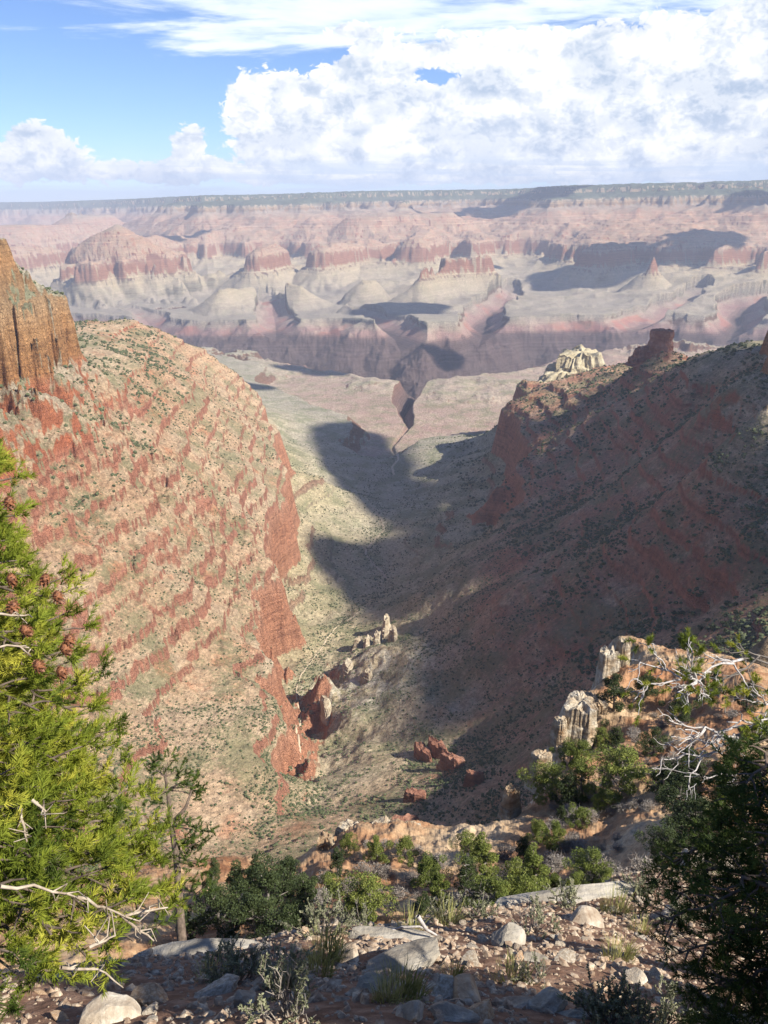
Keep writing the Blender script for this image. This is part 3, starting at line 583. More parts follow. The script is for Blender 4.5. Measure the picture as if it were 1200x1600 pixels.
# ------------------------------------------------------------------ placing things on the ground
def hit(u, v, r0=1.0, r1=6000.0):
    """first point where the sight line through (u,v) meets the ground"""
    d = ray(u, v); h = math.hypot(d[0], d[1]); rr = np.geomspace(r0, r1, 5000)
    k = rr / h; x = d[0] * k; y = d[1] * k; z = d[2] * k; g, _ = terrain(x, y)
    b = np.nonzero(z < g)[0]; i = b[0] if len(b) else len(rr) - 1
    return np.array([x[i], y[i], g[i]])
def ground(x, y): return terrain(np.atleast_1d(x), np.atleast_1d(y))[0]

class MB:
    def __init__(s): s.V = []; s.T = []; s.n = 0
    def add(s, V, Tr):
        V = np.asarray(V, float).reshape(-1, 3); Tr = np.asarray(Tr, int)
        if Tr.shape[1] == 4: Tr = np.concatenate([Tr[:, :3], Tr[:, [0, 2, 3]]])
        s.V.append(V); s.T.append(Tr + s.n); s.n += len(V)
    def tube(s, pts, rad, n=6):
        pts = np.asarray(pts, float); rad = np.broadcast_to(np.asarray(rad, float), (len(pts),))
        tg = np.gradient(pts, axis=0); tg /= np.linalg.norm(tg, axis=1)[:, None] + 1e-12
        up = np.array([0, 0, 1.0]) if abs(tg[0][2]) < .9 else np.array([1.0, 0, 0])
        a = np.cross(tg, up); a /= np.linalg.norm(a, axis=1)[:, None] + 1e-12; b = np.cross(tg, a)
        th = np.linspace(0, 2 * math.pi, n, endpoint=False)
        V = pts[:, None] + rad[:, None, None] * (np.cos(th)[None, :, None] * a[:, None] + np.sin(th)[None, :, None] * b[:, None])
        m = len(pts); ix = np.arange(m * n).reshape(m, n); nx = np.roll(ix, -1, 1)
        Q = np.stack([ix[:-1], nx[:-1], nx[1:], ix[1:]], -1).reshape(-1, 4)
        s.add(V.reshape(-1, 3), Q)
        s.add(np.vstack([V[-1], pts[-1] + tg[-1] * rad[-1]]), [[i, (i + 1) % n, n] for i in range(n)])
    def build(s, name, mat, parent=None, smooth=True, loc=None):
        V = np.concatenate(s.V); T = np.concatenate(s.T)
        if loc is not None: V = V - np.asarray(loc)
        o = mesh_np(name, V, T, mat, parent, smooth)
        if loc is not None and parent is None: o.location = loc
        return o
def empty(name, loc, label=None, cat=None, group=None, rz=0):
    o = bpy.data.objects.new(name, None); C.collection.objects.link(o); o.location = [float(q) for q in loc]; o.rotation_euler = (0, 0, rz)
    return tag(o, label, cat, group)
def copy_tree(o, parent=None):
    c = o.copy(); C.collection.objects.link(c); c.parent = parent
    for ch in list(o.children): copy_tree(ch, c)
    return c
_ico = {}
def ico(l):
    if l in _ico: return _ico[l]
    import bmesh
    bm = bmesh.new(); bmesh.ops.create_icosphere(bm, subdivisions=l, radius=1.0)
    V = np.array([v.co[:] for v in bm.verts]); T = np.array([[v.index for v in f.verts] for f in bm.faces]); bm.free()
    _ico[l] = (V, T); return _ico[l]
def rock_shape(rg, lvl=3, nplanes=14, flat=.6, rough=.02):
    """angular stone: unit directions clipped by random planes"""
    V, T = ico(lvl); n = rg.normal(size=(nplanes, 3)); n /= np.linalg.norm(n, axis=1)[:, None]; d = rg.uniform(.62, 1.0, nplanes)
    k = V @ n.T; k = np.where(k > .05, d / np.maximum(k, .05), 9); rr = np.minimum(k.min(1), 1.35)
    W_ = V * rr[:, None]; W_ *= np.array([1.0, rg.uniform(.6, .95), flat * rg.uniform(.7, 1.15)])
    return W_ + rg.normal(size=W_.shape) * rough, T

def simple_mat(name, build, rough=.9, spec=.2, bump=None, transl=0):
    mt = bpy.data.materials.new(name); mt.use_nodes = True; N = NT(mt.node_tree)
    col = build(N)
    b = N.new('ShaderNodeBsdfPrincipled', {'Base Color': col, 'Roughness': rough, 'Specular IOR Level': spec})
    if bump:
        sc, dist, st_ = bump; pos = N.new('ShaderNodeTexCoord').outputs['Object'] if dist > 0 else None
        bn = N.new('ShaderNodeBump', {'Strength': st_, 'Distance': abs(dist), 'Height': N.noise(pos, sc, 6, .7)}); N.put(b.inputs['Normal'], bn.outputs[0])
    res = b.outputs[0]
    if transl:
        t = N.new('ShaderNodeBsdfTranslucent', {'Color': col}); mx = N.new('ShaderNodeMixShader', {0: transl, 1: res, 2: t.outputs[0]}); res = mx.outputs[0]
    o = N.new('ShaderNodeOutputMaterial'); N.l.new(res, o.inputs[0]); return mt
def m_leaf(name, a, b, c, scale, transl=.25, objrand=True):
    def f(N):
        pos = N.new('ShaderNodeTexCoord').outputs['Object']; r = N.new('ShaderNodeObjectInfo').outputs['Random']
        n = N.noise(pos, scale, 3, .6)
        x = N.m('ADD', n, N.m('MULTIPLY', N.m('SUBTRACT', r, .5), .16 if objrand else 0.0))
        return N.ramp(x, [(.32, a), (.5, b), (.66, c)])
    return simple_mat(name, f, .7, .25, None, transl)
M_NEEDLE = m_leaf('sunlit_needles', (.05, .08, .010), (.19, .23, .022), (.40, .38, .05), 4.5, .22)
M_NEEDLE_DARK_SHADE = m_leaf('dark_needles', (.018, .035, .008), (.035, .06, .011), (.09, .13, .02), 8.0, .2)  # darker needle copy, shade of the lower right pine put into the colour
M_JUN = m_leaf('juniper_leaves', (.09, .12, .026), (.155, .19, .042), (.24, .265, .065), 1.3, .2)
M_JUN_DARK_SHADE = m_leaf('dark_leaves', (.03, .045, .018), (.05, .07, .025), (.08, .105, .035), 1.3, .1)  # own dark green of slope shrubs; on spur trees, shade put into the colour
M_SAGE = m_leaf('sage_leaves', (.15, .16, .09), (.25, .26, .16), (.36, .36, .22), 20.0, .2)
M_GREYB = m_leaf('grey_twigs', (.16, .135, .115), (.24, .21, .18), (.34, .31, .27), 3.0, .0)
M_GRASS = m_leaf('grass_blades', (.20, .21, .07), (.33, .32, .11), (.46, .42, .20), 25.0, .25)
M_SCRUB = simple_mat('slope_brush', lambda N: N.ramp(N.noise(N.new('ShaderNodeNewGeometry').outputs['Position'], .35, 3, .6), [(.3, (.04, .055, .026)), (.5, (.07, .085, .04)), (.7, (.12, .13, .06))]))
def bark(name, a, b, sc):
    return simple_mat(name, lambda N: N.ramp(N.noise(N.vm('MULTIPLY', N.new('ShaderNodeTexCoord').outputs['Object'], (1, 1, .35)), sc, 5, .65), [(.35, a), (.65, b)]), .85, .2, (sc * 1.5, .004, .6))
M_BARK = bark('brown_bark', (.06, .045, .035), (.17, .13, .10), 30.0)
M_PALEBARK = bark('pale_bark', (.22, .17, .12), (.42, .36, .28), 40.0)
M_DEAD = bark('bleached_wood', (.26, .24, .225), (.50, .47, .45), 40.0)
M_DTRUNK = bark('grey_trunk', (.09, .08, .07), (.26, .23, .20), 6.0)
M_CONE = simple_mat('cone_scales', lambda N: N.ramp(N.noise(N.new('ShaderNodeTexCoord').outputs['Object'], 90.0, 3, .6), [(.35, (.07, .025, .012)), (.6, (.22, .09, .04))]), .6, .3)
def m_rock(name, a, b, c, sc, band=None, bump=(1.0, .2, .8)):
    def f(N):
        pos = N.new('ShaderNodeTexCoord').outputs['Object']; n = N.noise(pos, sc, 6, .68)
        r = N.new('ShaderNodeObjectInfo').outputs['Random']
        col = N.ramp(N.m('ADD', n, N.m('MULTIPLY', N.m('SUBTRACT', r, .5), .12)), [(.30, a), (.5, b), (.68, c)])
        if band:
            bb = N.noise(N.vm('MULTIPLY', pos, (.15, .15, 1.0)), band, 4, .7)
            col = N.mix(1.0, col, N.ramp(bb, [(.3, (.55, .5, .48)), (.5, (1, 1, 1)), (.7, (1.25, 1.22, 1.2))]), 'MULTIPLY')
        return col
    return simple_mat(name, f, .92, .15, bump)
M_STONE = m_rock('limestone', (.20, .14, .095), (.38, .32, .245), (.58, .53, .44), 6.0, None, (22.0, .012, .8))
M_SLAB = m_rock('weathered_slab', (.17, .145, .115), (.30, .27, .22), (.46, .42, .35), 3.0, None, (14.0, .02, .9))
M_TSTONE = m_rock('tan_stone', (.30, .17, .09), (.46, .32, .20), (.60, .50, .37), 5.0, None, (20.0, .01, .8))
M_PINN = m_rock('pale_limestone', (.22, .12, .055), (.38, .31, .22), (.54, .51, .43), .42, .9, (1.2, .5, .9))
M_REDR = m_rock('red_sandstone', (.16, .07, .045), (.28, .135, .09), (.38, .225, .16), .05, .12, (.15, 4.0, .9))
M_GREYR = m_rock('grey_limestone', (.28, .22, .15), (.42, .36, .26), (.55, .50, .40), .05, .10, (.15, 3.0, .9))
M_CREAM = m_rock('cream_limestone', (.28, .23, .14), (.42, .365, .24), (.55, .50, .36), .03, None, (.06, 8.0, .9))

# ------------------------------------------------------------------ rock towers, fins and knobs (solid lofts, fractured and bedded)
def crag(name, base, rx, ry, h, rot, mat, seed, label, cat, group=None, taper=.55, lobes=3, cap=0.0, n=72, m=46, rag=.35, sink=.25, stepn=7, jag=.0, coarse=1.0):
    rg = np.random.RandomState(seed); th = np.linspace(0, 2 * math.pi, n, endpoint=False); t = np.linspace(0, 1, m)
    TH, TT = np.meshgrid(th, t)
    # angular block outline
    ph = rg.uniform(0, 6.28, 6); out = np.ones(n)
    for k in range(lobes + 3):
        a0 = rg.uniform(0, 6.28); d0 = rg.uniform(.62, .98); c = np.cos(th - a0); out = np.minimum(out, np.where(c > .05, d0 / np.maximum(c, .05), 9))
    lv = np.sort(rg.uniform(0.05, .95, stepn)); st_ = np.zeros(m)
    for L in lv: st_ += (t > L) * rg.uniform(.4, 1.6)
    st_ /= st_[-1]
    prof = 1 - (1 - taper) * (.45 * t + .55 * st_)
    prof = prof * (1 + cap * np.exp(-((t - .9) / .07) ** 2) - cap * .9 * np.exp(-((t - .74) / .08) ** 2))
    Rm = out[None, :] * prof[:, None]
    q = fbm((TH * 3.1 + seed).ravel(), (TT * 3 * 1.0).ravel(), .9, 4, seed, .6).reshape(TH.shape)
    fr = fbm((np.cos(TH) * 2.2).ravel() + seed, (np.sin(TH) * 2.2).ravel() + (np.floor(TT * stepn) * 3.3).ravel(), .55 * coarse, 4, seed + 5, .6, True).reshape(TH.shape)
    Rm = Rm * (1 + rag * (.45 * fr + .25 * q))
    # top closes
    x = rx * Rm * np.cos(TH); y = ry * Rm * np.sin(TH)
    jg = fbm((x / (max(rx, ry) * .45)).ravel(), (y / (max(rx, ry) * .45)).ravel(), 1.0, 3, seed + 9, .6).reshape(TH.shape)
    z = h * (TT - sink * (1 - TT)) * (1 + jag * jg)
    V = [np.stack([x, y, z], -1).reshape(-1, 3)]; T = []
    ix = np.arange(m * n).reshape(m, n); nx = np.roll(ix, -1, 1); Q = np.stack([ix[:-1], nx[:-1], nx[1:], ix[1:]], -1).reshape(-1, 4)
    mb = MB(); topr = [V[0]]
    cur = m * n; Vt = []; last = ix[-1]; Qt = []
    for kk in range(1, 7):
        f = 1 - kk / 6.5; xx = x[-1] * f; yy = y[-1] * f; jz = fbm(xx / (max(rx, ry) * .3) + seed, yy / (max(rx, ry) * .3), 1.0, 4, seed + 21, .6)
        zz = (z[-1] - z[-1].mean()) * f + z[-1].mean() + h * .07 * jz * (1 + jag * 3) + h * .03 * kk / 6
        Vt.append(np.stack([xx, yy, zz], 1)); now = np.arange(cur, cur + n); cur += n
        Qt.append(np.stack([last, np.roll(last, -1), np.roll(now, -1), now], 1)); last = now
    Vt.append(np.array([[0, 0, Vt[-1][:, 2].mean()]]))
    Va = np.concatenate([V[0]] + Vt); Tq = np.concatenate([Q] + Qt)
    T3 = np.concatenate([Tq[:, :3], Tq[:, [0, 2, 3]], np.stack([last, np.roll(last, -1), np.full(n, cur)], 1)])
    c, s_ = math.cos(rot), math.sin(rot); Va = np.stack([Va[:, 0] * c - Va[:, 1] * s_, Va[:, 0] * s_ + Va[:, 1] * c, Va[:, 2]], 1)
    o = mesh_np(name, Va, T3, mat, smooth=False); o.location = [float(q_) for q_ in base]
    return tag(o, label, cat, group)
def px(s_): return s_ / FPX            # metres per photo pixel at distance s_, per metre
def dist(p): return float(np.linalg.norm(p))

b = P(1030, 556, r=2330); crag('rock_pinnacle', (b[0], b[1], b[2] - 8), 44, 40, 78, .2, M_REDR, 3, 'dark red rock knob with a flat cap, highest point of the shaded right hand ridge', 'rock pinnacle', taper=.62, cap=.05, rag=.45, stepn=5, jag=.08)
b = P(1006, 560, r=2320); crag('rock_pinnacle', (b[0], b[1], b[2] - 8), 46, 36, 40, .1, M_REDR, 4, 'lower dark red rock shoulder just left of the highest knob on the right hand ridge', 'rock pinnacle', taper=.4, rag=.5, stepn=4, jag=.15)
b = P(905, 598, r=3350); crag('rock_knoll', (b[0], b[1], b[2] - 40), 230, 170, 165, .3, M_CREAM, 9, 'lumpy cream coloured rock knoll in sunlight showing behind the shaded right ridge', 'rock knoll', taper=.42, rag=.8, stepn=4, jag=.3, n=110, m=60)
# pale towers on the right spur
for (u, v, s_, wpx, hpx, dp_, rot, sd, tp, lab) in [
    (925, 1150, 122, 40, 60, .9, .5, 17, .8, 'orange and cream rock wall between the two limestone towers'),
    (872, 1165, 114, 26, 46, .9, .2, 19, .6, 'lower grey limestone block leaning on the left side of the broad tower'),
    (946, 1084, 131, 30, 70, 1.0, .3, 11, .8, 'tall pale limestone tower with a split top on the crest of the right spur'),
    (902, 1165, 117, 58, 74, .8, .9, 12, .85, 'broad blocky limestone tower with cracked grey top and orange side, left of the tall tower'),
    (968, 1070, 134, 26, 72, .9, .1, 14, .7, 'narrow leaning limestone block right behind the tall tower'),
    (800, 1262, 92, 34, 36, .8, .4, 15, .6, 'grey limestone boulder pile on the left edge of the right spur'),
    (843, 1218, 101, 36, 44, .8, .2, 16, .7, 'cream limestone block below the broad tower beside pinyon trees')]:
    p = P(u, v, s=s_); w = wpx * s_ / FPX; h = hpx * s_ / FPX
    crag('rock_tower', (p[0], p[1], p[2] - h * .1), w * .58, w * .58 * dp_, h * 1.12, rot, M_PINN, sd, lab, 'rock tower', taper=tp, rag=.28, stepn=5, jag=.12)
for (u, v, s_, wpx, hpx, sd, lab) in [(510, 1345, 84, 40, 40, 31, 'white limestone outcrop at the left end of the small wooded promontory'),
    (548, 1318, 86, 46, 30, 32, 'white limestone outcrop on the brow of the promontory, left of its rounded shrub'),
    (600, 1308, 87, 44, 24, 33, 'white limestone ledge on the brow of the promontory behind the two green shrubs'),
    (643, 1322, 86, 42, 34, 34, 'white rounded limestone outcrop at the right end of the promontory')]:
    p = P(u, v, s=s_); w = wpx * s_ / FPX; h = hpx * s_ / FPX
    crag('limestone_outcrop', (p[0], p[1], p[2] - h * .2), w * .6, w * .5, h * 1.2, .2, M_PINN, sd, lab, 'rock outcrop', taper=.6, rag=.4, stepn=4, jag=.2)
# limestone fins in the canyon bottom
fins = [(560, 1012, 10, 34, 'leftmost pale rock fin of the jagged row rising at the edge of the valley shadow'), (574, 1008, 9, 30, 'second pale rock fin from the left in the jagged row at the valley shadow edge'),
        (590, 1005, 11, 36, 'third pale rock fin from the left in the jagged row at the valley shadow edge'), (604, 985, 12, 46, 'fourth pale rock fin from the left, beside the tallest one of the jagged row'), (614, 1000, 11, 40, 'tallest rock fin, at the upper right end of the jagged row'),
        (545, 1045, 14, 26, 'low sunlit rock fin in front of the jagged row'), (575, 1062, 12, 34, 'pale rock fin with a black cleft beside it, below the jagged row'), (508, 1110, 12, 40, 'pale rock fin by the dry creek bend')]
for i, (u, v, w, hp, lab) in enumerate(fins):
    p = hit(u, v, 500, 2500); k = dist(p) / FPX
    crag('rock_fin', (p[0], p[1], p[2] - 6), w * k * .9, w * k * 1.9, hp * k * .62, -.35 + .1 * i, M_GREYR, 50 + i, lab, 'rock fin', 'pale rock fins in the canyon bottom', taper=.45, rag=.35, stepn=5, jag=.25, n=48, m=30)
for i, (u, v, w, hp, lab) in enumerate([(660, 1185, 22, 60, 'red sandstone fin at the left edge of the shaded slope'), (684, 1180, 20, 66, 'tallest red sandstone fin at the left edge of the shaded slope'), (708, 1200, 20, 60, 'red sandstone fin right of the tallest one, half in shade'),
        (650, 1250, 18, 52, 'dark red sandstone fin lower down towards the promontory'), (742, 1225, 16, 66, 'shaded red sandstone fin standing alone on the dark slope'), (628, 1290, 22, 46, 'dark red sandstone fin just above the promontory')]):
    p = hit(u, v, 300, 2500); k = dist(p) / FPX
    crag('sandstone_fin', (p[0], p[1], p[2] - 5), w * k * .5, w * k * 1.3, hp * k * .42, .5 + .25 * i, M_REDR, 70 + i, lab, 'rock fin', 'red sandstone fins on the shaded slope', taper=.72, rag=.45, stepn=5, jag=.35, sink=.6, n=48, m=30)

# ------------------------------------------------------------------ trail and creek bed
def strip(name, pix, width, mat, r0, lift=.8, zoff=0):
    pts = []
    for u, v in pix: pts.append(hit(u, v, r0, 4500)[:2])
    pts = np.array(pts); seg = []
    for a, b_ in zip(pts[:-1], pts[1:]):
        L = np.linalg.norm(b_ - a); k = max(2, int(L / 6)); seg.append(a + (b_ - a) * np.linspace(0, 1, k, endpoint=False)[:, None])
    c = np.concatenate(seg + [pts[-1:]])
    for _ in range(6): c[1:-1] = .25 * c[:-2] + .5 * c[1:-1] + .25 * c[2:]
    c += np.stack([2.2 * fbm(c[:, 0], c[:, 1], 26, 2, 801), 2.2 * fbm(c[:, 0], c[:, 1], 26, 2, 803)], 1)
    t = np.gradient(c, axis=0); t /= np.linalg.norm(t, axis=1)[:, None]; nn = np.stack([-t[:, 1], t[:, 0]], 1)
    off = np.linspace(-1, 1, 5); w = width * (1 + .35 * fbm(c[:, 0], c[:, 1], 18, 2, 805))
    G = c[:, None] + nn[:, None] * (off[None, :, None] * w[:, None, None] * .5)
    z = ground(G[..., 0].ravel(), G[..., 1].ravel()).reshape(G.shape[:2]); z = z + lift * (1 - np.abs(off) ** 4 * 1.6)
    V = np.dstack([G, z]).reshape(-1, 3); m = len(c); ix = np.arange(m * 5).reshape(m, 5)
    Q = np.stack([ix[:-1, :-1], ix[:-1, 1:], ix[1:, 1:], ix[1:, :-1]], -1).reshape(-1, 4)
    o = mesh_np(name, V, Q[:, ::-1], mat); tag(o, kind='structure'); return o
M_TRAIL = simple_mat('trail_dirt', lambda N: N.ramp(N.noise(N.new('ShaderNodeNewGeometry').outputs['Position'], .3, 4, .6), [(.3, (.36, .28, .19)), (.7, (.48, .40, .29))]))
strip('path', [(562, 955), (540, 972), (515, 992), (500, 1015), (485, 1035), (470, 1055), (462, 1075), (464, 1095)], 3.2, M_TRAIL, 700)
strip('path', [(466, 1100), (470, 1120), (462, 1140), (468, 1165), (470, 1185)], 3, M_TRAIL, 600)
strip('creek_bed', [(604, 905), (594, 890), (580, 878), (570, 865), (578, 852), (590, 838), (600, 826), (594, 808), (584, 793), (572, 778)], 8, M_TRAIL, 1200)
strip('creek_bed', [(616, 742), (612, 730), (622, 718), (620, 708)], 12, M_TRAIL, 1800)

# ------------------------------------------------------------------ brush on the canyon slopes
def scatter(n, r0, r1, a0, a1, seed, pw=1.0):
    rg = np.random.RandomState(seed); a = np.radians(rg.uniform(a0, a1, n)); r = r0 * (r1 / r0) ** (rg.uniform(0, 1, n) ** pw)
    return r * np.sin(a), r * np.cos(a), rg
def ground_n(x, y, e):
    z, s_ = terrain(x, y); zx, _ = terrain(x + e, y); zy, _ = terrain(x, y + e)
    nx, ny = -(zx - z) / e, -(zy - z) / e; return z, s_, 1 / np.sqrt(1 + nx * nx + ny * ny)
bx, by, rg = scatter(330000, 230, 3300, -31, 32, 900, .9)
bz, bs, bn = ground_n(bx, by, 3.0)
dn = .5 + .5 * fbm(bx, by, 130, 4, 951) + .3 * fbm(bx, by, 34, 3, 953)
rad_ = np.hypot(bx, by)
keep = (bn > .62) & (rg.uniform(0, 1, len(bx)) < np.clip((dn - .40) * 3.0, .05, 1)) & (bs > -990)
keep &= (rg.uniform(0, 1, len(bx)) < np.where((bx > 60) | (bs > -420), 1.0, .8))
dcr, _ = pl_dist(bx, by, [tuple(P(*q)[:2]) for q in CREEK]); keep |= (dcr < 26) & (bn > .6) & (bs > -990) & (rg.uniform(0, 1, len(bx)) < .9)
keep &= (rad_ > 260)
bx, by, bz, bs = bx[keep], by[keep], bz[keep], bs[keep]; rad_ = rad_[keep]
sz = (.5 + 1.7 * rg.uniform(0, 1, len(bx)) ** 3.0) * np.where((bs > -430) | (bx > 250), 1.75, 1.0) * np.clip(rad_ / 1300, .85, 1.6) ** .5
print('brush', len(bx))
order = np.argsort(-sz / rad_ ** 1.0); near_i = [i for i in order if abs(math.degrees(math.atan2(bx[i], by[i]))) < 27 and bz[i] / rad_[i] > -math.tan(math.radians(46))][:300]
far_m = np.ones(len(bx), bool); far_m[near_i] = False
Vi, Ti = ico(1)
def blobs(name, x, y, z, s_, mat, rg, lab=None):
    n = len(x); j = 1 + rg.uniform(-.28, .28, (n, len(Vi), 1)); V = Vi[None] * j * (s_[:, None, None] * np.array([1.0, 1.0, .78])); a = rg.uniform(0, 6.28, n); c, sn = np.cos(a)[:, None], np.sin(a)[:, None]
    X = V[..., 0] * c - V[..., 1] * sn + x[:, None]; Y = V[..., 0] * sn + V[..., 1] * c + y[:, None]; Z = V[..., 2] + z[:, None] + s_[:, None] * .45
    Vv = np.stack([X, Y, Z], -1).reshape(-1, 3); T = (Ti[None] + (np.arange(n) * len(Vi))[:, None, None]).reshape(-1, 3)
    return mesh_np(name, Vv, T, mat, smooth=False)
o = blobs('brush', bx[far_m], by[far_m], bz[far_m], sz[far_m], M_SCRUB, rg); tag(o, kind='stuff')
def leaf_cloud(rg, centers, radii, n, size, flat=1.0, up=.0):
    """many small leaf-clump faces spread through lobes; returns verts, tris"""
    k = rg.randint(0, len(centers), n); d = rg.normal(size=(n, 3)); d /= np.linalg.norm(d, axis=1)[:, None]
    rr = rg.uniform(.35, 1.0, n) ** .5; c = centers[k] + d * (radii[k] * rr)[:, None] * np.array([1, 1, flat])
    a = rg.normal(size=(n, 3)) + d * .4 + np.array([0, 0, up]); a /= np.linalg.norm(a, axis=1)[:, None]; b_ = np.cross(a, rg.normal(size=(n, 3))); b_ /= np.linalg.norm(b_, axis=1)[:, None] + 1e-9
    L = size * rg.uniform(.6, 1.5, n)[:, None]; w = L * rg.uniform(.35, .6, n)[:, None]
    V = np.stack([c - b_ * w, c + a * L * .5 - b_ * w * .2, c + b_ * w, c + a * L * 1.2], 1)
    T = (np.array([[0, 2, 3], [0, 1, 3]])[None] + (np.arange(n) * 4)[:, None, None]).reshape(-1, 3)
    return V.reshape(-1, 3), T
protos = []
for k in range(4):
    g = np.random.RandomState(40 + k); cs = g.uniform(-.55, .55, (7, 3)) * [1, 1, .5] + [0, 0, .55]; V, T = leaf_cloud(g, cs, g.uniform(.35, .6, 7), 420, .22)
    protos.append(mesh_np('slope_shrub', V, T, M_JUN_DARK_SHADE, smooth=False))
for q, i in enumerate(near_i):
    o = protos[q % 4] if q < 4 else protos[q % 4].copy()
    if q >= 4: C.collection.objects.link(o)
    o.location = (bx[i], by[i], bz[i]); s_ = float(sz[i]) * 1.15; o.scale = (s_, s_, s_ * .85); o.rotation_euler = (0, 0, q * 1.7)
    tag(o, 'small dark green shrub on the ledges and soil of the canyon slope', 'shrub', 'shrubs dotted over the nearer canyon slopes')
print('brush done', round(time.time() - T0, 1))

# ------------------------------------------------------------------ pinyons and junipers on the near spurs
def tree_proto(seed, h, w, leaf, dense, kind):
    g = np.random.RandomState(seed); root = empty('pinyon_tree', (0, 0, 0)); tr = MB(); cen = []; rad = []
    lean = g.uniform(-.12, .12, 2); pts = np.array([[lean[0] * t * h + .08 * math.sin(t * 5 + seed), lean[1] * t * h + .06 * math.cos(t * 4), t * h * .86] for t in np.linspace(-.06, 1, 9)])
    tr.tube(pts, np.linspace(.035 * h, .008 * h, 9), 7)
    nl = 15 if kind != 'round' else 12
    for i in range(nl):
        t = .16 + .78 * (i + g.uniform(0, .6)) / nl; c0 = np.array([np.interp(t, np.linspace(0, 1, 9), pts[:, j]) for j in range(3)])
        a = i * 2.4 + g.uniform(-.4, .4); env = (math.sin(math.pi * min(1, .22 + t * .78)) if kind != 'cone' else 1.15 - t)
        L = w * .5 * max(.25, env) * g.uniform(.65, 1.15); e = c0 + np.array([math.cos(a) * L, math.sin(a) * L, L * g.uniform(.15, .6)])
        mid = (c0 + e) / 2 + [0, 0, -.05 * L]; tr.tube([c0, mid, e], [.014 * h, .009 * h, .004 * h], 5)
        for f in (.55, 1.0):
            cen.append(c0 + (e - c0) * f + g.normal(size=3) * .08 * w); rad.append(w * g.uniform(.10, .19) * (1.1 if f == 1 else .9))
    cen.append(pts[-1] + [0, 0, .05 * h]); rad.append(w * .14)
    tr.build('trunk', M_DTRUNK, root)
    cen = np.array(cen); rad = np.array(rad)
    V, T = leaf_cloud(g, cen, rad, dense, leaf, .85, .3)
    mb = MB(); mb.add(V, T); mb.build('crown', M_JUN, root, smooth=False)
    return root
PT = [tree_proto(1, 3.6, 2.5, .062, 9500, 'round'), tree_proto(2, 4.2, 2.2, .062, 9500, 'cone'), tree_proto(3, 3.0, 2.7, .062, 9500, 'round'), tree_proto(4, 5.0, 2.0, .066, 9500, 'cone'), tree_proto(5, 3.3, 2.9, .062, 9500, 'round')]
PH = [3.6, 4.2, 3.0, 5.0, 3.3]
used = [False] * 5
def shade_variant(root):  # darker leaves for trees in shade, the shade painted into their colour
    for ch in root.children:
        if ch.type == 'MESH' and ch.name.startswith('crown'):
            ch.material_slots[0].link = 'OBJECT'; ch.material_slots[0].material = M_JUN_DARK_SHADE
rgt = np.random.RandomState(77)
def put_tree(u, v, hp, k, label, dark=False, r0=20, r1=400, group='pinyons and junipers on the spurs below the rim', cat='tree'):
    p = hit(u, v, r0, r1); s_ = hp * dist(p) / FPX / PH[k] * 1.0
    if used[k]: o = copy_tree(PT[k])
    else: o = PT[k]; used[k] = True
    o.location = (p[0], p[1], p[2] - .1); o.rotation_euler = (0, 0, rgt.uniform(0, 6.28)); o.scale = (s_ * rgt.uniform(.9, 1.15), s_ * rgt.uniform(.9, 1.15), s_)
    tag(o, label, cat, group)
    if dark: shade_variant(o)
    return o
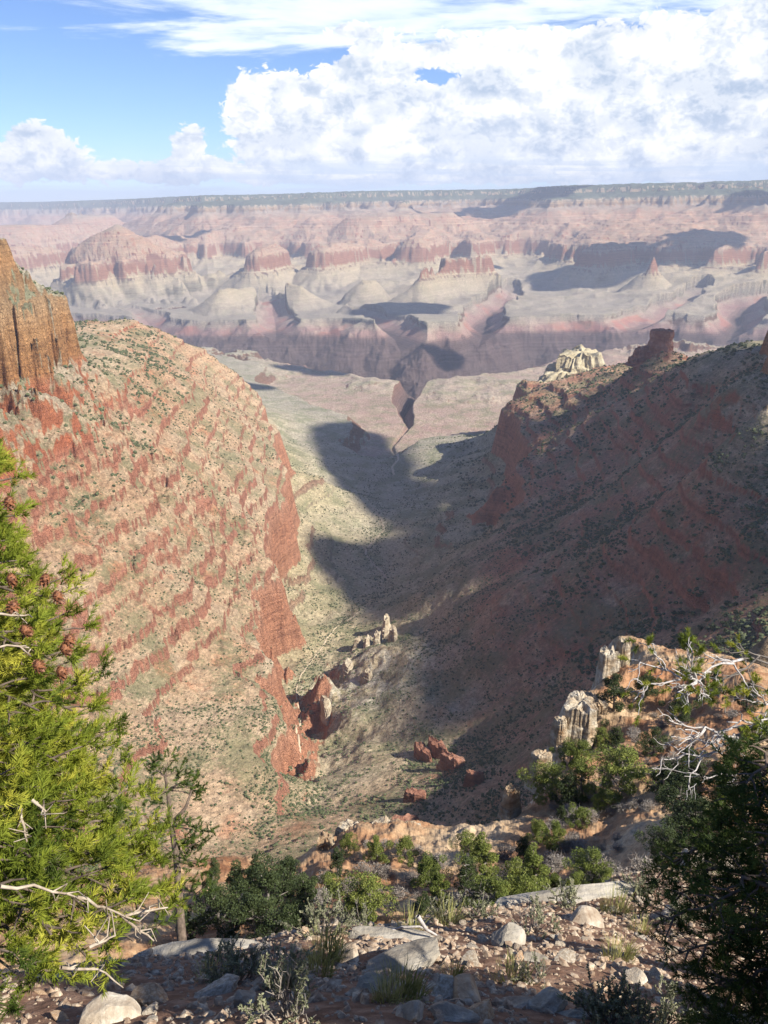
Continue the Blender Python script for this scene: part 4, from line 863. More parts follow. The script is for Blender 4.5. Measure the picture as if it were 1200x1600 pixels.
TREES = [
 (632, 1340, 36, 2, 'small round green juniper on the brow of the promontory, right of the other one'), (590, 1348, 48, 0, 'bushy juniper on the promontory just left of the small round one'), (545, 1330, 32, 2, 'olive shrub-like pinyon on the left brow of the promontory'),
 (528, 1372, 52, 1, 'dark green pinyon on the left flank of the promontory'), (512, 1400, 40, 4, 'low pinyon at the left foot of the promontory'), (582, 1436, 82, 4, 'broad bright green pinyon at the foot of the promontory'), (556, 1440, 52, 0, 'pinyon tucked left of the broad bright one at the foot of the promontory'),
 (655, 1440, 62, 1, 'pinyon in the gap between the promontory and the tree cluster'), (672, 1395, 62, 0, 'pinyon at the left edge of the tree cluster right of the promontory'), (692, 1425, 86, 3, 'tall olive pinyon in the tree cluster right of the promontory'), (668, 1375, 45, 2, 'rounded juniper upslope at the left edge of the tree cluster'),
 (725, 1345, 52, 4, 'pinyon at the top of the tree cluster beside a dead snag'), (735, 1410, 80, 1, 'conical pinyon in the middle of the tree cluster'), (760, 1390, 100, 3, 'tallest pinyon of the cluster, sunlit, right of the dead snag'), (768, 1440, 80, 0, 'broad sunlit pinyon at the lower right of the cluster'), (800, 1402, 66, 4, 'pinyon between the cluster and the right spur'),
 (818, 1425, 62, 2, 'low juniper above the flat ledge rock'), (838, 1408, 100, 3, 'tall grey green pinyon at the lower left foot of the right spur'), (820, 1345, 52, 1, 'pinyon on the left flank of the right spur'), (842, 1318, 40, 2, 'small juniper on the pale crest of the right spur'),
 (864, 1328, 52, 0, 'round pinyon in the sun on the lower part of the right spur'), (862, 1250, 66, 4, 'bright green pinyon on the crest of the right spur'), (884, 1265, 74, 1, 'upright pinyon just right of the bright one on the spur crest'), (906, 1250, 62, 0, 'broad olive pinyon in the group on the spur crest'), (889, 1200, 46, 2, 'pinyon below the broad blocky tower'),
 (912, 1196, 44, 4, 'juniper below and right of the broad blocky tower'), (938, 1172, 40, 0, 'low pinyon at the foot of the tall tower'), (962, 1176, 52, 1, 'pinyon right of the foot of the tall tower'), (958, 1110, 62, 0, 'dark pinyon leaning against the tall tower'), (915, 1150, 48, 2, 'dark juniper between the two limestone towers'),
 (975, 1242, 84, 4, 'full round pinyon on the orange soil of the right spur'), (938, 1270, 46, 0, 'small pinyon on the open orange soil left of the full round one'), (903, 1290, 34, 2, 'tiny juniper on the open orange soil of the spur'), (878, 1282, 32, 1, 'tiny upright pinyon on the open orange soil of the spur'),
 (925, 1378, 62, 4, 'green pinyon at the lower edge of the orange soil'), (900, 1400, 42, 2, 'small juniper beside the lower green pinyon'), (948, 1392, 40, 0, 'low grey green bush at the lower edge of the spur'), (1040, 1345, 60, 4, 'olive pinyon on the sunlit shoulder near the dark pine'), (865, 1400, 40, 2, 'shadowed low juniper in the hollow at the foot of the spur'),
 (1030, 1250, 84, 3, 'shaded pinyon right of the orange soil'), (1058, 1290, 92, 0, 'large shaded pinyon in the hollow of the right spur'), (1085, 1318, 82, 4, 'shaded pinyon at the lower right of the hollow'), (1110, 1280, 72, 1, 'shaded pinyon behind the dark pine branch'), (1075, 1225, 60, 2, 'shaded juniper under the bleached dead branches'), (1130, 1240, 60, 0, 'dark pinyon seen through the bleached dead branches'),
 (1020, 1180, 50, 4, 'grey shaded brush-like pinyon above the orange soil'), (1060, 1130, 46, 2, 'dark juniper behind the sunlit bare branches'), (1110, 1090, 46, 0, 'dark pinyon at the upper right behind the sunlit bare branches'), (1165, 1110, 56, 1, 'dark pinyon on the far right below the shaded slope'), (1010, 1090, 40, 2, 'dark juniper just right of the tall tower'),
 (330, 1400, 70, 3, 'pinyon in the dark hollow with its tip in the sun, behind the slender pine'), (362, 1425, 90, 1, 'dark pinyon in the hollow left of centre'), (392, 1405, 84, 3, 'tall dark pinyon in the hollow with a sunlit tip'), (425, 1440, 96, 4, 'broad dark pinyon in the hollow'), (452, 1400, 70, 0, 'dark pinyon at the right of the hollow'), (478, 1440, 80, 1, 'dark pinyon at the right edge of the hollow by the promontory'),
 (345, 1470, 90, 4, 'dark pinyon low in the hollow behind the rim'), (400, 1475, 84, 0, 'dark bushy pinyon low in the hollow, centre'), (300, 1475, 96, 3, 'dark pinyon in the hollow behind the slender pine trunk'), (450, 1470, 64, 2, 'dark low pinyon just beyond the rim edge')]
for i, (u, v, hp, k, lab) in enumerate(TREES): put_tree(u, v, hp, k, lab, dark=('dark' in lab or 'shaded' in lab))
# dead snag
def snag(u, v, hp, label, seed, r0=20, mat=None, name='dead_tree'):
    g = np.random.RandomState(seed); p = hit(u, v, r0, 400); h = hp * dist(p) / FPX; mb = MB(); root = empty(name, p, label, 'dead tree')
    pts = np.array([[.03 * h * math.sin(3 * t), .02 * h * t, t * h] for t in np.linspace(0, 1, 8)]); mb.tube(pts, np.linspace(.022 * h, .004 * h, 8), 6)
    for i in range(16):
        br = MB()
        t = g.uniform(.2, .97); a = g.uniform(0, 6.28); L = h * .22 * (1.1 - t) + .04 * h; c0 = np.array([.03 * h * math.sin(3 * t), .02 * h * t, t * h])
        e = c0 + np.array([math.cos(a) * L, math.sin(a) * L, L * g.uniform(-.1, .6)]); br.tube([c0, (c0 + e) / 2 + [0, 0, -.06 * L], e], [.007 * h, .005 * h, .002 * h], 5); br.build('branch', M_DEAD, root)
    mb.build('trunk', M_DEAD, root)
snag(724, 1412, 74, 'bleached dead snag standing in the tree cluster right of the promontory', 5)
snag(723, 1330, 36, 'thin grey dead treetop at the upper edge of the tree cluster', 6)
# grey brush on the spurs
gb = []
for k in range(3):
    g = np.random.RandomState(60 + k); mb = MB()
    for i in range(46):
        a = g.uniform(0, 6.28); el_ = g.uniform(.35, 1.4); L = g.uniform(.5, 1.0); e = np.array([math.cos(a) * math.cos(el_), math.sin(a) * math.cos(el_), math.sin(el_)]) * L
        mb.tube([[0, 0, 0], e * .5 + g.normal(size=3) * .04, e], [.016, .012, .005], 4)
        for j in range(5):
            c0 = e * g.uniform(.4, .95); e2 = c0 + g.normal(size=3) * .16 + [0, 0, .1]; mb.tube([c0, e2], [.009, .003], 4)
    V, T = leaf_cloud(g, np.array([[0, 0, .5]]), np.array([.55]), 240, .06); mb.add(V, T)
    gb.append(mb.build('grey_bush', M_GREYB, smooth=False))
rgb = np.random.RandomState(12); q = 0
for (u0, v0, u1, v1, n) in [(500, 1320, 660, 1420, 20), (830, 1230, 1010, 1390, 46), (950, 1120, 1150, 1300, 34), (660, 1330, 820, 1430, 14), (1090, 1010, 1200, 1110, 10), (340, 1350, 480, 1470, 12)]:
    for _ in range(n):
        u, v = rgb.uniform(u0, u1), rgb.uniform(v0, v1); p = hit(u, v, 20, 400)
        if dist(p) > 210: continue
        o = gb[q % 3] if q < 3 else gb[q % 3].copy()
        if q >= 3: C.collection.objects.link(o)
        q += 1; s_ = rgb.uniform(.7, 1.6); o.location = p; o.scale = (s_, s_, s_ * .8); o.rotation_euler = (0, 0, rgb.uniform(0, 6))
        tag(o, 'low grey leafless bush on the soil of the spurs below the rim', 'bush', 'grey bushes on the spurs')
print('trees done', round(time.time() - T0, 1))

# ------------------------------------------------------------------ the rim underfoot: rubble, stones, slabs
rgs = np.random.RandomState(31)
def near_pts(n, r0, r1, seed, a0=-36, a1=36):
    g = np.random.RandomState(seed); a = np.radians(g.uniform(a0, a1, n)); r = np.sqrt(g.uniform(r0 * r0, r1 * r1, n)); x, y = r * np.sin(a), r * np.cos(a); z = ground(x, y); return x, y, z, g
def proj(x, y, z):
    dep = y * cp - z * sp; return 600 + FPX * x / dep, 800 - FPX * (y * sp + z * cp) / dep, dep
x, y, z, g = near_pts(30000, 1.2, 9.0, 5)
dn = .5 + .6 * fbm(x, y, .8, 3, 55); k = g.uniform(0, 1, len(x)) < np.clip(dn * 1.3, .1, 1); x, y, z = x[k], y[k], z[k]
Vg, Tg = ico(1); n = len(x); dd = g.normal(size=(n, 5, 3)); dd /= np.linalg.norm(dd, axis=2)[:, :, None]; off = g.uniform(.5, .9, (n, 5)); kk = np.einsum('vi,nki->nkv', Vg, dd); rr_ = np.where(kk > .1, off[:, :, None] / np.maximum(kk, .1), 3).min(1)
rr_ = np.minimum(rr_, 1.2); sz_ = .008 + .03 * g.uniform(0, 1, n) ** 3.2; a = g.uniform(0, 6.28, n)
Vv = Vg[None] * rr_[:, :, None] * sz_[:, None, None] * np.stack([g.uniform(.8, 1.5, n), g.uniform(.6, 1, n), g.uniform(.35, .7, n)], 1)[:, None]
X = Vv[..., 0] * np.cos(a)[:, None] - Vv[..., 1] * np.sin(a)[:, None] + x[:, None]; Y = Vv[..., 0] * np.sin(a)[:, None] + Vv[..., 1] * np.cos(a)[:, None] + y[:, None]
M_RUB = simple_mat('rubble_stone', lambda N: N.ramp(N.noise(N.new('ShaderNodeNewGeometry').outputs['Position'], 17.0, 4, .75), [(.3, (.13, .08, .05)), (.48, (.29, .21, .145)), (.64, (.48, .40, .30))]), bump=None)
o = mesh_np('gravel', np.stack([X, Y, Vv[..., 2] + z[:, None] + sz_[:, None] * .1], -1).reshape(-1, 3), (Tg[None] + (np.arange(n) * len(Vg))[:, None, None]).reshape(-1, 3), M_RUB, smooth=False)
tag(o, kind='stuff')
STP = []
for k in range(9):
    V, T = rock_shape(np.random.RandomState(100 + k), 3, 13, .5, .012); STP.append(mesh_np('stone', V, T, M_STONE if k % 4 else M_TSTONE, smooth=False))
x, y, z, g = near_pts(900, 1.4, 11.0, 8); u_, v_, d_ = proj(x, y, z); ok = (u_ > -10) & (u_ < 1210) & (v_ > 1380) & (v_ < 1620); x, y, z, u_, v_ = x[ok][:288], y[ok][:288], z[ok][:288], u_[ok][:288], v_[ok][:288]
for i in range(len(x)):
    o = STP[i % 9] if i < 9 else STP[i % 9].copy()
    if i >= 9: C.collection.objects.link(o)
    s_ = .03 + .06 * g.uniform(0, 1) ** 2.4; o.location = (x[i], y[i], z[i] + s_ * .02); o.scale = (s_ * g.uniform(.8, 1.4), s_, s_ * g.uniform(.7, 1.1)); o.rotation_euler = (g.uniform(-.5, .3), g.uniform(-.3, .3), g.uniform(0, 6.28))
    tag(o, 'small pale angular stone lying loose on the rubble of the rim slope', 'stone', 'loose stones on the rim slope')
def boulder(name, u, v, s_, w, d, h, rot, seed, mat, label, cat='rock', tilt=(0, 0), lvl=4, npl=12, flat=1.0, rough=.006):
    p = hit(u, v, 1.0, 60); V, T = rock_shape(np.random.RandomState(seed), lvl, npl, flat, rough)
    q = V / np.abs(V).max(0); q = q * [w, d, h]
    q += .02 * w * np.stack([fbm(V[:, 0] * 3 + 5 * j, V[:, 1] * 3 + V[:, 2] * 2, 1.0, 4, seed + j) for j in range(3)], 1)
    o = mesh_np(name, q, T, mat, smooth=False); o.location = [p[0], p[1], p[2] + h * .2]; o.rotation_euler = (tilt[0], tilt[1], rot); return tag(o, label, cat)
boulder('slab_rock', 632, 1512, 4.8, .30, .17, .075, .55, 7, M_SLAB, 'big tilted grey slab rock lying in the sunlit centre of the rim slope', tilt=(-.45, .12))
boulder('slab_rock', 590, 1548, 4.8, .10, .10, .05, .2, 8, M_SLAB, 'grey block propped under the lower left end of the big slab rock', tilt=(-.3, 0))
boulder('angular_rock', 722, 1560, 4.5, .085, .07, .07, .5, 21, M_TSTONE, 'angular orange stained rock right of the dry grass tuft', tilt=(-.3, .2))
boulder('angular_rock', 708, 1592, 4.5, .10, .07, .05, .1, 22, M_STONE, 'flat pale rock at the bottom edge of the picture below the orange stained one', tilt=(-.4, .0))
boulder('angular_rock', 645, 1590, 4.3, .07, .06, .05, 1.1, 23, M_STONE, 'pale broken rock at the bottom edge below the dry grass tuft', tilt=(-.4, .1))
boulder('angular_rock', 470, 1560, 4.3, .05, .05, .04, .3, 24, M_STONE, 'small white rock at the edge of the tree shadow')
boulder('white_rock', 382, 1568, 4.6, .065, .055, .055, .7, 25, M_STONE, 'white rock alone in the shade below the grey sagebrush', tilt=(-.2, .1))
boulder('rounded_rock', 178, 1594, 4.4, .14, .10, .07, .1, 26, M_STONE, 'rounded pale rock at the bottom left under the pine')
boulder('flat_rock', 195, 1500, 5.6, .13, .10, .07, .3, 27, M_STONE, 'grey block beside the lowest pine branch')
boulder('flat_rock', 545, 1502, 5.2, .10, .08, .05, .9, 28, M_STONE, 'pale wedge of rock just left of the big slab')
boulder('flat_rock', 790, 1470, 7.0, .17, .13, .10, .9, 29, M_SLAB, 'rounded grey rock on the right part of the rim slope', tilt=(-.3, 0))
boulder('flat_rock', 912, 1443, 8.0, .18, .15, .07, .2, 30, M_STONE, 'white flat rock right of the rounded grey one')
boulder('flat_rock', 852, 1578, 4.6, .10, .06, .06, .3, 33, M_STONE, 'pale upright triangular stone at the lower right')
boulder('flat_rock', 812, 1572, 4.6, .13, .07, .03, .1, 34, M_STONE, 'thin flat pale slab left of the upright triangular stone', tilt=(-.4, .0))
boulder('flat_rock', 905, 1588, 4.5, .16, .05, .03, .15, 35, M_SLAB, 'long thin grey slab at the bottom right edge', tilt=(-.4, .0))
boulder('flat_rock', 990, 1536, 5.2, .07, .06, .05, .5, 36, M_STONE, 'small pale cobble near the dark pine foliage')
boulder('flat_rock', 830, 1500, 6.0, .11, .06, .05, -.5, 37, M_SLAB, 'dark grey slanting rock between two sage tufts')
boulder('flat_rock', 1110, 1362, 14, .42, .3, .28, .2, 38, M_STONE, 'bright sunlit rock heap edge seen left of the dark pine trunk')
boulder('flat_rock', 1150, 1340, 14, .36, .3, .30, .9, 39, M_STONE, 'bright sunlit boulder behind the dark pine foliage')
boulder('ledge_rock', 872, 1406, 9.0, .85, .16, .09, .13, 41, M_SLAB, 'long flat ledge rock along the edge of the rim right of centre', tilt=(-.25, -.02), npl=16)
boulder('ledge_rock', 330, 1490, 6.0, .55, .16, .07, .10, 42, M_SLAB, 'long low ledge rock on the rim edge left of the grey sagebrush', tilt=(-.35, -.03), npl=16)
boulder('ledge_rock', 600, 1462, 6.6, .34, .12, .05, .02, 43, M_SLAB, 'flat ledge rock behind the big slab at the rim edge', tilt=(-.3, 0), npl=16)
# sticks
def stick(u, v, pts, rad, label, mat):
    p = hit(u, v, 1, 30); mb = MB(); mb.tube(np.array(pts), np.linspace(rad, rad * .4, len(pts)), 6)
    o = mb.build('dead_stick', mat, smooth=True); o.location = p; tag(o, label, 'stick')
stick(655, 1468, [(-.26, 0, .05), (-.12, .02, .09), (0, 0, .12), (.05, 0, .09)], .011, 'bleached dead stick lying over the back of the big slab rock', M_DEAD)
stick(652, 1470, [(.0, .02, .20), (.06, 0, .10), (.13, 0, .05)], .016, 'short forked bleached stick beside the longer one', M_DEAD)
stick(1130, 1330, [(-.2, 0, .0), (.1, .1, .28), (.3, .1, .6)], .02, 'bent bleached stick leaning by the bright rocks on the right', M_DEAD)
# grass tufts and sage
def grass(u, v, n, L, spread, label, seed, mat=None, lean=.35, nm='grass_tuft', cat='grass'):
    g = np.random.RandomState(seed); p = hit(u, v, 1, 60); V = []; T = []
    for i in range(n):
        a = g.uniform(0, 6.28); r = spread * g.uniform(0, 1) ** .5; b = np.array([math.cos(a) * r, math.sin(a) * r, -.01]); h = L * g.uniform(.5, 1.1); ln = lean * g.uniform(.2, 1.3); a2 = a + g.uniform(-.7, .7)
        d = np.array([math.cos(a2) * ln, math.sin(a2) * ln, 1.0]); m_ = b + d * h * .55; e = b + d * h * .95 + np.array([math.cos(a2), math.sin(a2), -.5]) * h * ln * .5; w = np.array([-math.sin(a2 + .8), math.cos(a2 + .8), 0]) * .0022
        k = len(V); V += [b - w, b + w, m_ - w * .8, m_ + w * .8, e]; T += [[k, k + 1, k + 3], [k, k + 3, k + 2], [k + 2, k + 3, k + 4]]
    o = mesh_np(nm, V, T, mat or M_GRASS, smooth=False); o.location = p; return tag(o, label, cat)
grass(625, 1562, 260, .15, .09, 'dry yellow green grass tuft below the big slab rock', 1); grass(605, 1566, 120, .11, .06, 'small grass tuft at the lower left corner of the big slab rock', 2)
grass(706, 1535, 140, .12, .05, 'grass tuft between the big slab and the orange stained rock', 3); grass(508, 1500, 280, .20, .10, 'tall green grass tuft in sun at the edge of the tree shadow', 4)
grass(495, 1525, 180, .14, .08, 'lower grass tuft at the foot of the tall green one', 5); grass(640, 1458, 120, .22, .08, 'thin grass at the rim edge behind the sticks', 6)
grass(960, 1425, 200, .26, .12, 'yellowish grass tuft on the right part of the rim slope', 7); grass(965, 1500, 170, .18, .09, 'yellow grass tuft near the dark pine foliage', 8); grass(1000, 1460, 120, .18, .09, 'pale grass tuft beside the dark pine foliage, upper', 9)
grass(800, 1535, 120, .14, .09, 'dry grass tuft on the shaded rubble, lower right of centre', 10); grass(700, 1445, 120, .26, .1, 'grass tuft at the rim edge under the tree cluster', 11); grass(330, 1530, 90, .12, .08, 'shaded grass tuft below the left ledge rock', 12)
def sage(u, v, h, n, label, seed, leaf=M_SAGE, bare=.25, name='sagebrush'):
    g = np.random.RandomState(seed); p = hit(u, v, 1, 80); root = empty(name, p, label, 'shrub'); st = MB(); C_ = []; R_ = []; V = []; T = []
    for i in range(int(n * .8)):
        a = g.uniform(0, 6.28); el_ = g.uniform(.55, 1.5); L = h * g.uniform(.35, .8); d = np.array([math.cos(a) * math.cos(el_), math.sin(a) * math.cos(el_), math.sin(el_)]); b0 = np.array([math.cos(a), math.sin(a), 0]) * h * g.uniform(0, .18) - [0, 0, .02]
        e = b0 + d * L; m_ = (b0 + e) / 2 + g.normal(size=3) * .05 * h; st.tube([b0, m_, e], [.007 * h ** .5, .005 * h ** .5, .0018], 4); dead = g.uniform() < bare * .5
        for j in range(4):
            c0 = m_ + (e - m_) * g.uniform(0, 1); d2 = d * .6 + g.normal(size=3) * .45 + [0, 0, .35]; d2 /= np.linalg.norm(d2); l2 = h * g.uniform(.14, .32); e2 = c0 + d2 * l2; st.tube([c0, (c0 + e2) / 2 + g.normal(size=3) * .02 * h, e2], [.0022, .0018, .001], 4)
            if dead: continue
            for c in c0 + (e2 - c0) * np.linspace(.1, 1.05, 12)[:, None]:
                for _ in range(4):
                    q = d2 * .7 + g.normal(size=3) * .75; q /= np.linalg.norm(q); l = h * g.uniform(.03, .055); w = np.cross(q, g.normal(size=3)); w = w / np.linalg.norm(w) * l * .24; k = len(V)
                    V += [c - w * .4, c + w * .4, c + q * l * .6 + w, c + q * l, c + q * l * .6 - w]; T += [[k, k + 1, k + 2], [k, k + 2, k + 3], [k, k + 3, k + 4]]
    st.build('stems', M_GREYB, root)
    if V: mesh_np('leaves', V, T, leaf, root, smooth=False)
sage(505, 1462, .33, 26, 'grey green sagebrush standing in sun on the rim edge left of centre', 1); sage(478, 1445, .40, 16, 'pale silvery sagebrush behind the sunlit one at the rim edge', 2, bare=.1); sage(532, 1445, .32, 16, 'yellow flowered brush just right of the sunlit sagebrush', 3, leaf=M_JUN)
sage(370, 1535, .27, 46, 'large shaded grey sagebrush in the dark lower left', 4, bare=.45); sage(440, 1545, .25, 40, 'shaded grey sagebrush right of the large one in the tree shadow', 5, bare=.5); sage(350, 1510, .26, 26, 'low shaded sagebrush under the left ledge rock', 6, bare=.5); sage(450, 1590, .3, 30, 'dark sagebrush cut by the bottom edge, left of centre', 16, bare=.5)
sage(955, 1600, .26, 44, 'silver green sagebrush cut by the bottom edge on the right', 7, bare=.1); sage(1030, 1600, .24, 36, 'silver green sagebrush at the bottom edge under the dark pine', 8, bare=.15); sage(835, 1535, .17, 30, 'shaded grey sagebrush on the right rubble', 9, bare=.4)
sage(690, 1440, .26, 26, 'grey green brush at the rim edge below the tree cluster', 10, bare=.2); sage(745, 1432, .28, 26, 'dull green brush on the rim edge between cluster and long ledge rock', 11, bare=.3); sage(890, 1425, .34, 30, 'shaded sagebrush behind the white flat rock', 12, bare=.4); sage(830, 1455, .3, 26, 'low brown brush between the rounded grey rock and the long ledge rock', 13, bare=.6)
sage(1000, 1400, .3, 34, 'sagebrush at the rim edge right of the long ledge rock', 14, bare=.4); sage(1060, 1440, .34, 34, 'dark brush under the left edge of the dark pine', 15, bare=.4); sage(560, 1455, .25, 20, 'small brush between the sagebrush and the big slab rock', 17, bare=.4)

# ------------------------------------------------------------------ pines close to the camera
def needles(mb, c, d, L, nlen, dens, rg, spread=.9, wid=.0011):
    """bottle-brush of needles round a twig from c along d"""
    n = int(dens * L); t = rg.uniform(.02, 1.05, n); a = rg.uniform(0, 6.283, n)
    u1 = np.cross(d, [0, 0, 1.0]); nn = np.linalg.norm(u1); u1 = u1 / nn if nn > .05 else np.array([1.0, 0, 0]); u2 = np.cross(d, u1)
    o = np.cos(a)[:, None] * u1 + np.sin(a)[:, None] * u2
    sp_ = spread * rg.uniform(.6, 1.15, n)[:, None] * (1.1 - .55 * np.clip(t, 0, 1)[:, None]); q = d[None] * 1.0 + o * sp_ + np.array([0, 0, .12]); q /= np.linalg.norm(q, axis=1)[:, None]
    l = nlen * rg.uniform(.7, 1.15, n)[:, None]; b = c[None] + d[None] * (t * L)[:, None]
    w = np.cross(q, rg.normal(size=(n, 3))); w /= np.linalg.norm(w, axis=1)[:, None] + 1e-9; w *= wid
    V = np.stack([b - w, b + w, b + q * l], 1).reshape(-1, 3); mb.add(V, np.arange(3 * n).reshape(-1, 3))
def bez(a, b, sag, rg, k=9, wob=.03):
    t = np.linspace(0, 1, k)[:, None]; L = np.linalg.norm(b - a); w = rg.normal(size=(k, 3)) * wob * L * np.sin(math.pi * t); w[:, 2] *= .5
    return a + (b - a) * t + np.array([0, 0, 1.0]) * (sag * L * 4 * t * (1 - t)) + w
def bough(a, b, rg, wood, leaf, sag=.06, rad=.018, sub=15, nlen=.034, dens=520, start=.25, sublen=.42, wood_only=0.0, twigs=4, wid=.0016):
    pts = bez(np.asarray(a), np.asarray(b), sag, rg); L = np.linalg.norm(pts[-1] - pts[0]); wood.tube(pts, np.linspace(rad, .003, len(pts)), 6)
    tt = np.linspace(0, 1, len(pts)); P_ = lambda t: np.array([np.interp(t, tt, pts[:, j]) for j in range(3)])
    for i in range(sub):
        t = start + (1 - start) * (i + rg.uniform(0, .8)) / sub; c = P_(t); d = P_(min(1, t + .06)) - P_(max(0, t - .06)); d /= np.linalg.norm(d)
        side = np.cross(d, [0, 0, 1.0]); side /= np.linalg.norm(side) + 1e-9; s_ = 1 if i % 2 else -1
        q = d * .75 + side * s_ * rg.uniform(.5, 1.0) + np.array([0, 0, rg.uniform(-.35, .45)]); q /= np.linalg.norm(q); l = min(.42, L * sublen * (1.08 - t) + .05) * rg.uniform(.7, 1.2)
        e = c + q * l; sp2 = bez(c, e, rg.uniform(-.03, .08), rg, 5, .03); wood.tube(sp2, np.linspace(.0048, .0018, 5), 4)
        if rg.uniform() < wood_only: continue
        for f0_ in ((.45, 1.0) if l > .16 else (.9,)):
            c2 = c + (e - c) * f0_; sd = np.cross(q, [0, 0, 1.0]); sd /= np.linalg.norm(sd) + 1e-9
            for j in range(twigs + 2):
                q2 = q * .55 + sd * rg.uniform(-.9, .9) + np.array([0, 0, .28]) + rg.normal(size=3) * .28; q2 /= np.linalg.norm(q2)
                needles(leaf, c2 + rg.normal(size=3) * .012, q2, rg.uniform(.035, .075), nlen, dens, rg, 1.35, wid)
        if l > .1: needles(leaf, c + (e - c) * .4, q, l * .6, nlen, dens * .5, rg, 1.3, wid)
    needles(leaf, pts[-2], (pts[-1] - pts[-2]) / np.linalg.norm(pts[-1] - pts[-2]), .12, nlen, dens, rg)
def cone(p, rg, parent, sc=.017):
    mb = MB(); V, T = ico(2); mb.add(V * [sc * .8, sc * .8, sc], T)
    for i in range(46):
        ph = i * 2.4; zc_ = 1 - 2 * (i + .5) / 46; r = math.sqrt(max(0, 1 - zc_ * zc_)); n_ = np.array([r * math.cos(ph), r * math.sin(ph), zc_]); c = n_ * [sc * .85, sc * .85, sc]; t = np.array([-math.sin(ph), math.cos(ph), 0]) * sc * .28
        mb.add([c - t, c + t, c + n_ * sc * .42 - np.array([0, 0, sc * .22])], [[0, 1, 2]])
    o = mb.build('cone', M_CONE, parent, smooth=False); o.location = p
    o.rotation_euler = (rg.uniform(-.5, .5), rg.uniform(-.5, .5), 0)

def left_pine():
    rg = np.random.RandomState(3); tx, ty = -2.35, 2.75; gz = float(ground(tx, ty)[0]); root = empty('pine_tree', (tx, ty, gz), 'big yellow green pine with cones and white twigs filling the left edge', 'tree')
    B = np.array([tx, ty, gz]); tr = MB(); zz = np.linspace(gz - .3, -.15, 9); tr.tube(np.stack([tx - B[0] + .03 * np.sin(zz * 3), ty - B[1] + .03 * np.cos(zz * 2), zz - gz], 1), np.linspace(.12, .02, 9), 9); tr.build('trunk', M_BARK, root)
    ends = [(5, 728, 3.0, .1), (20, 760, 2.9, .06), (42, 812, 2.9, .05), (22, 850, 2.8, .02), (30, 890, 2.7, .02), (60, 905, 3.1, .04), (118, 935, 2.9, .05), (132, 985, 2.8, .04), (110, 1030, 2.6, .0), (60, 1010, 2.6, 0), (155, 1065, 3.0, .05), (142, 1110, 2.9, .03), (90, 1110, 2.5, 0),
            (40, 1080, 2.7, .0), (178, 1160, 3.1, .05), (205, 1205, 3.2, .05), (120, 1190, 2.6, 0), (60, 1180, 2.5, 0), (200, 1262, 2.9, .04), (262, 1318, 3.1, .06), (170, 1290, 2.7, .03), (100, 1270, 2.5, .0), (40, 1280, 2.5, 0), (252, 1362, 2.9, .03), (280, 1430, 2.8, .03), (215, 1395, 2.8, .02), (150, 1370, 2.6, 0), (90, 1350, 2.4, 0), (238, 1470, 2.7, .0),
            (175, 1505, 2.6, .0), (190, 1440, 2.5, 0), (110, 1460, 2.4, 0), (60, 1430, 2.5, 0), (115, 1545, 2.5, -.02), (55, 1520, 2.4, 0), (20, 1400, 2.3, 0), (20, 1560, 2.5, -.02), (10, 1220, 2.4, 0), (-20, 1150, 2.4, 0), (-30, 960, 2.6, 0), (-20, 820, 2.8, 0), (10, 1500, 2.3, 0), (-30, 1330, 2.3, 0)]
    wood = MB(); leaf = MB()
    for i, (u, v, s_, up) in enumerate(ends):
        e = P(u - 30, v, s=s_); zt = min(-.25, e[2] + rg.uniform(-.35, .12)); a = np.array([tx, ty, zt]); wd = MB()
        bough(a - B, e - B, rg, wd, leaf, sag=rg.uniform(-.02, .06) + up, rad=.013, sub=19, start=.30, dens=800, nlen=.027, sublen=.30); wd.build('branch', M_BARK, root)
    # bleached bare twigs
    for (u0, v0, s0, u1, v1, s1) in [(-40, 1010, 2.3, 45, 1012, 2.35), (-20, 960, 2.3, 38, 962, 2.3), (0, 1385, 2.15, 120, 1402, 2.3), (120, 1402, 2.3, 195, 1432, 2.4), (195, 1432, 2.4, 262, 1418, 2.45), (190, 1430, 2.4, 240, 1470, 2.5), (95, 1512, 2.2, 165, 1520, 2.3), (50, 1250, 2.2, 72, 1268, 2.2), (30, 1260, 2.25, 42, 1315, 2.25), (140, 1480, 2.3, 180, 1462, 2.3)]:
        wd = MB(); a, b = P(u0, v0, s=s0) - B, P(u1, v1, s=s1) - B; pp = bez(a, b, .02, rg, 6, .03); wd.tube(pp, np.linspace(.0045, .002, 6), 6)
        for _ in range(4):
            c = pp[rg.randint(1, 6)]; wd.tube([c, c + rg.normal(size=3) * .012 + (b - a) * .12, c + rg.normal(size=3) * .03 + (b - a) * .22], [.0026, .002, .0012], 4)
        wd.build('bare_twig', M_PALEBARK, root)
    leaf.build('needles', M_NEEDLE, root, smooth=False)
    for (u, v) in [(14, 785), (20, 948), (70, 905), (90, 932), (40, 985), (60, 1040), (102, 1014), (96, 1050), (18, 905), (108, 1000)]: cone(P(u, v, s=2.45) - B, rg, root)
left_pine()
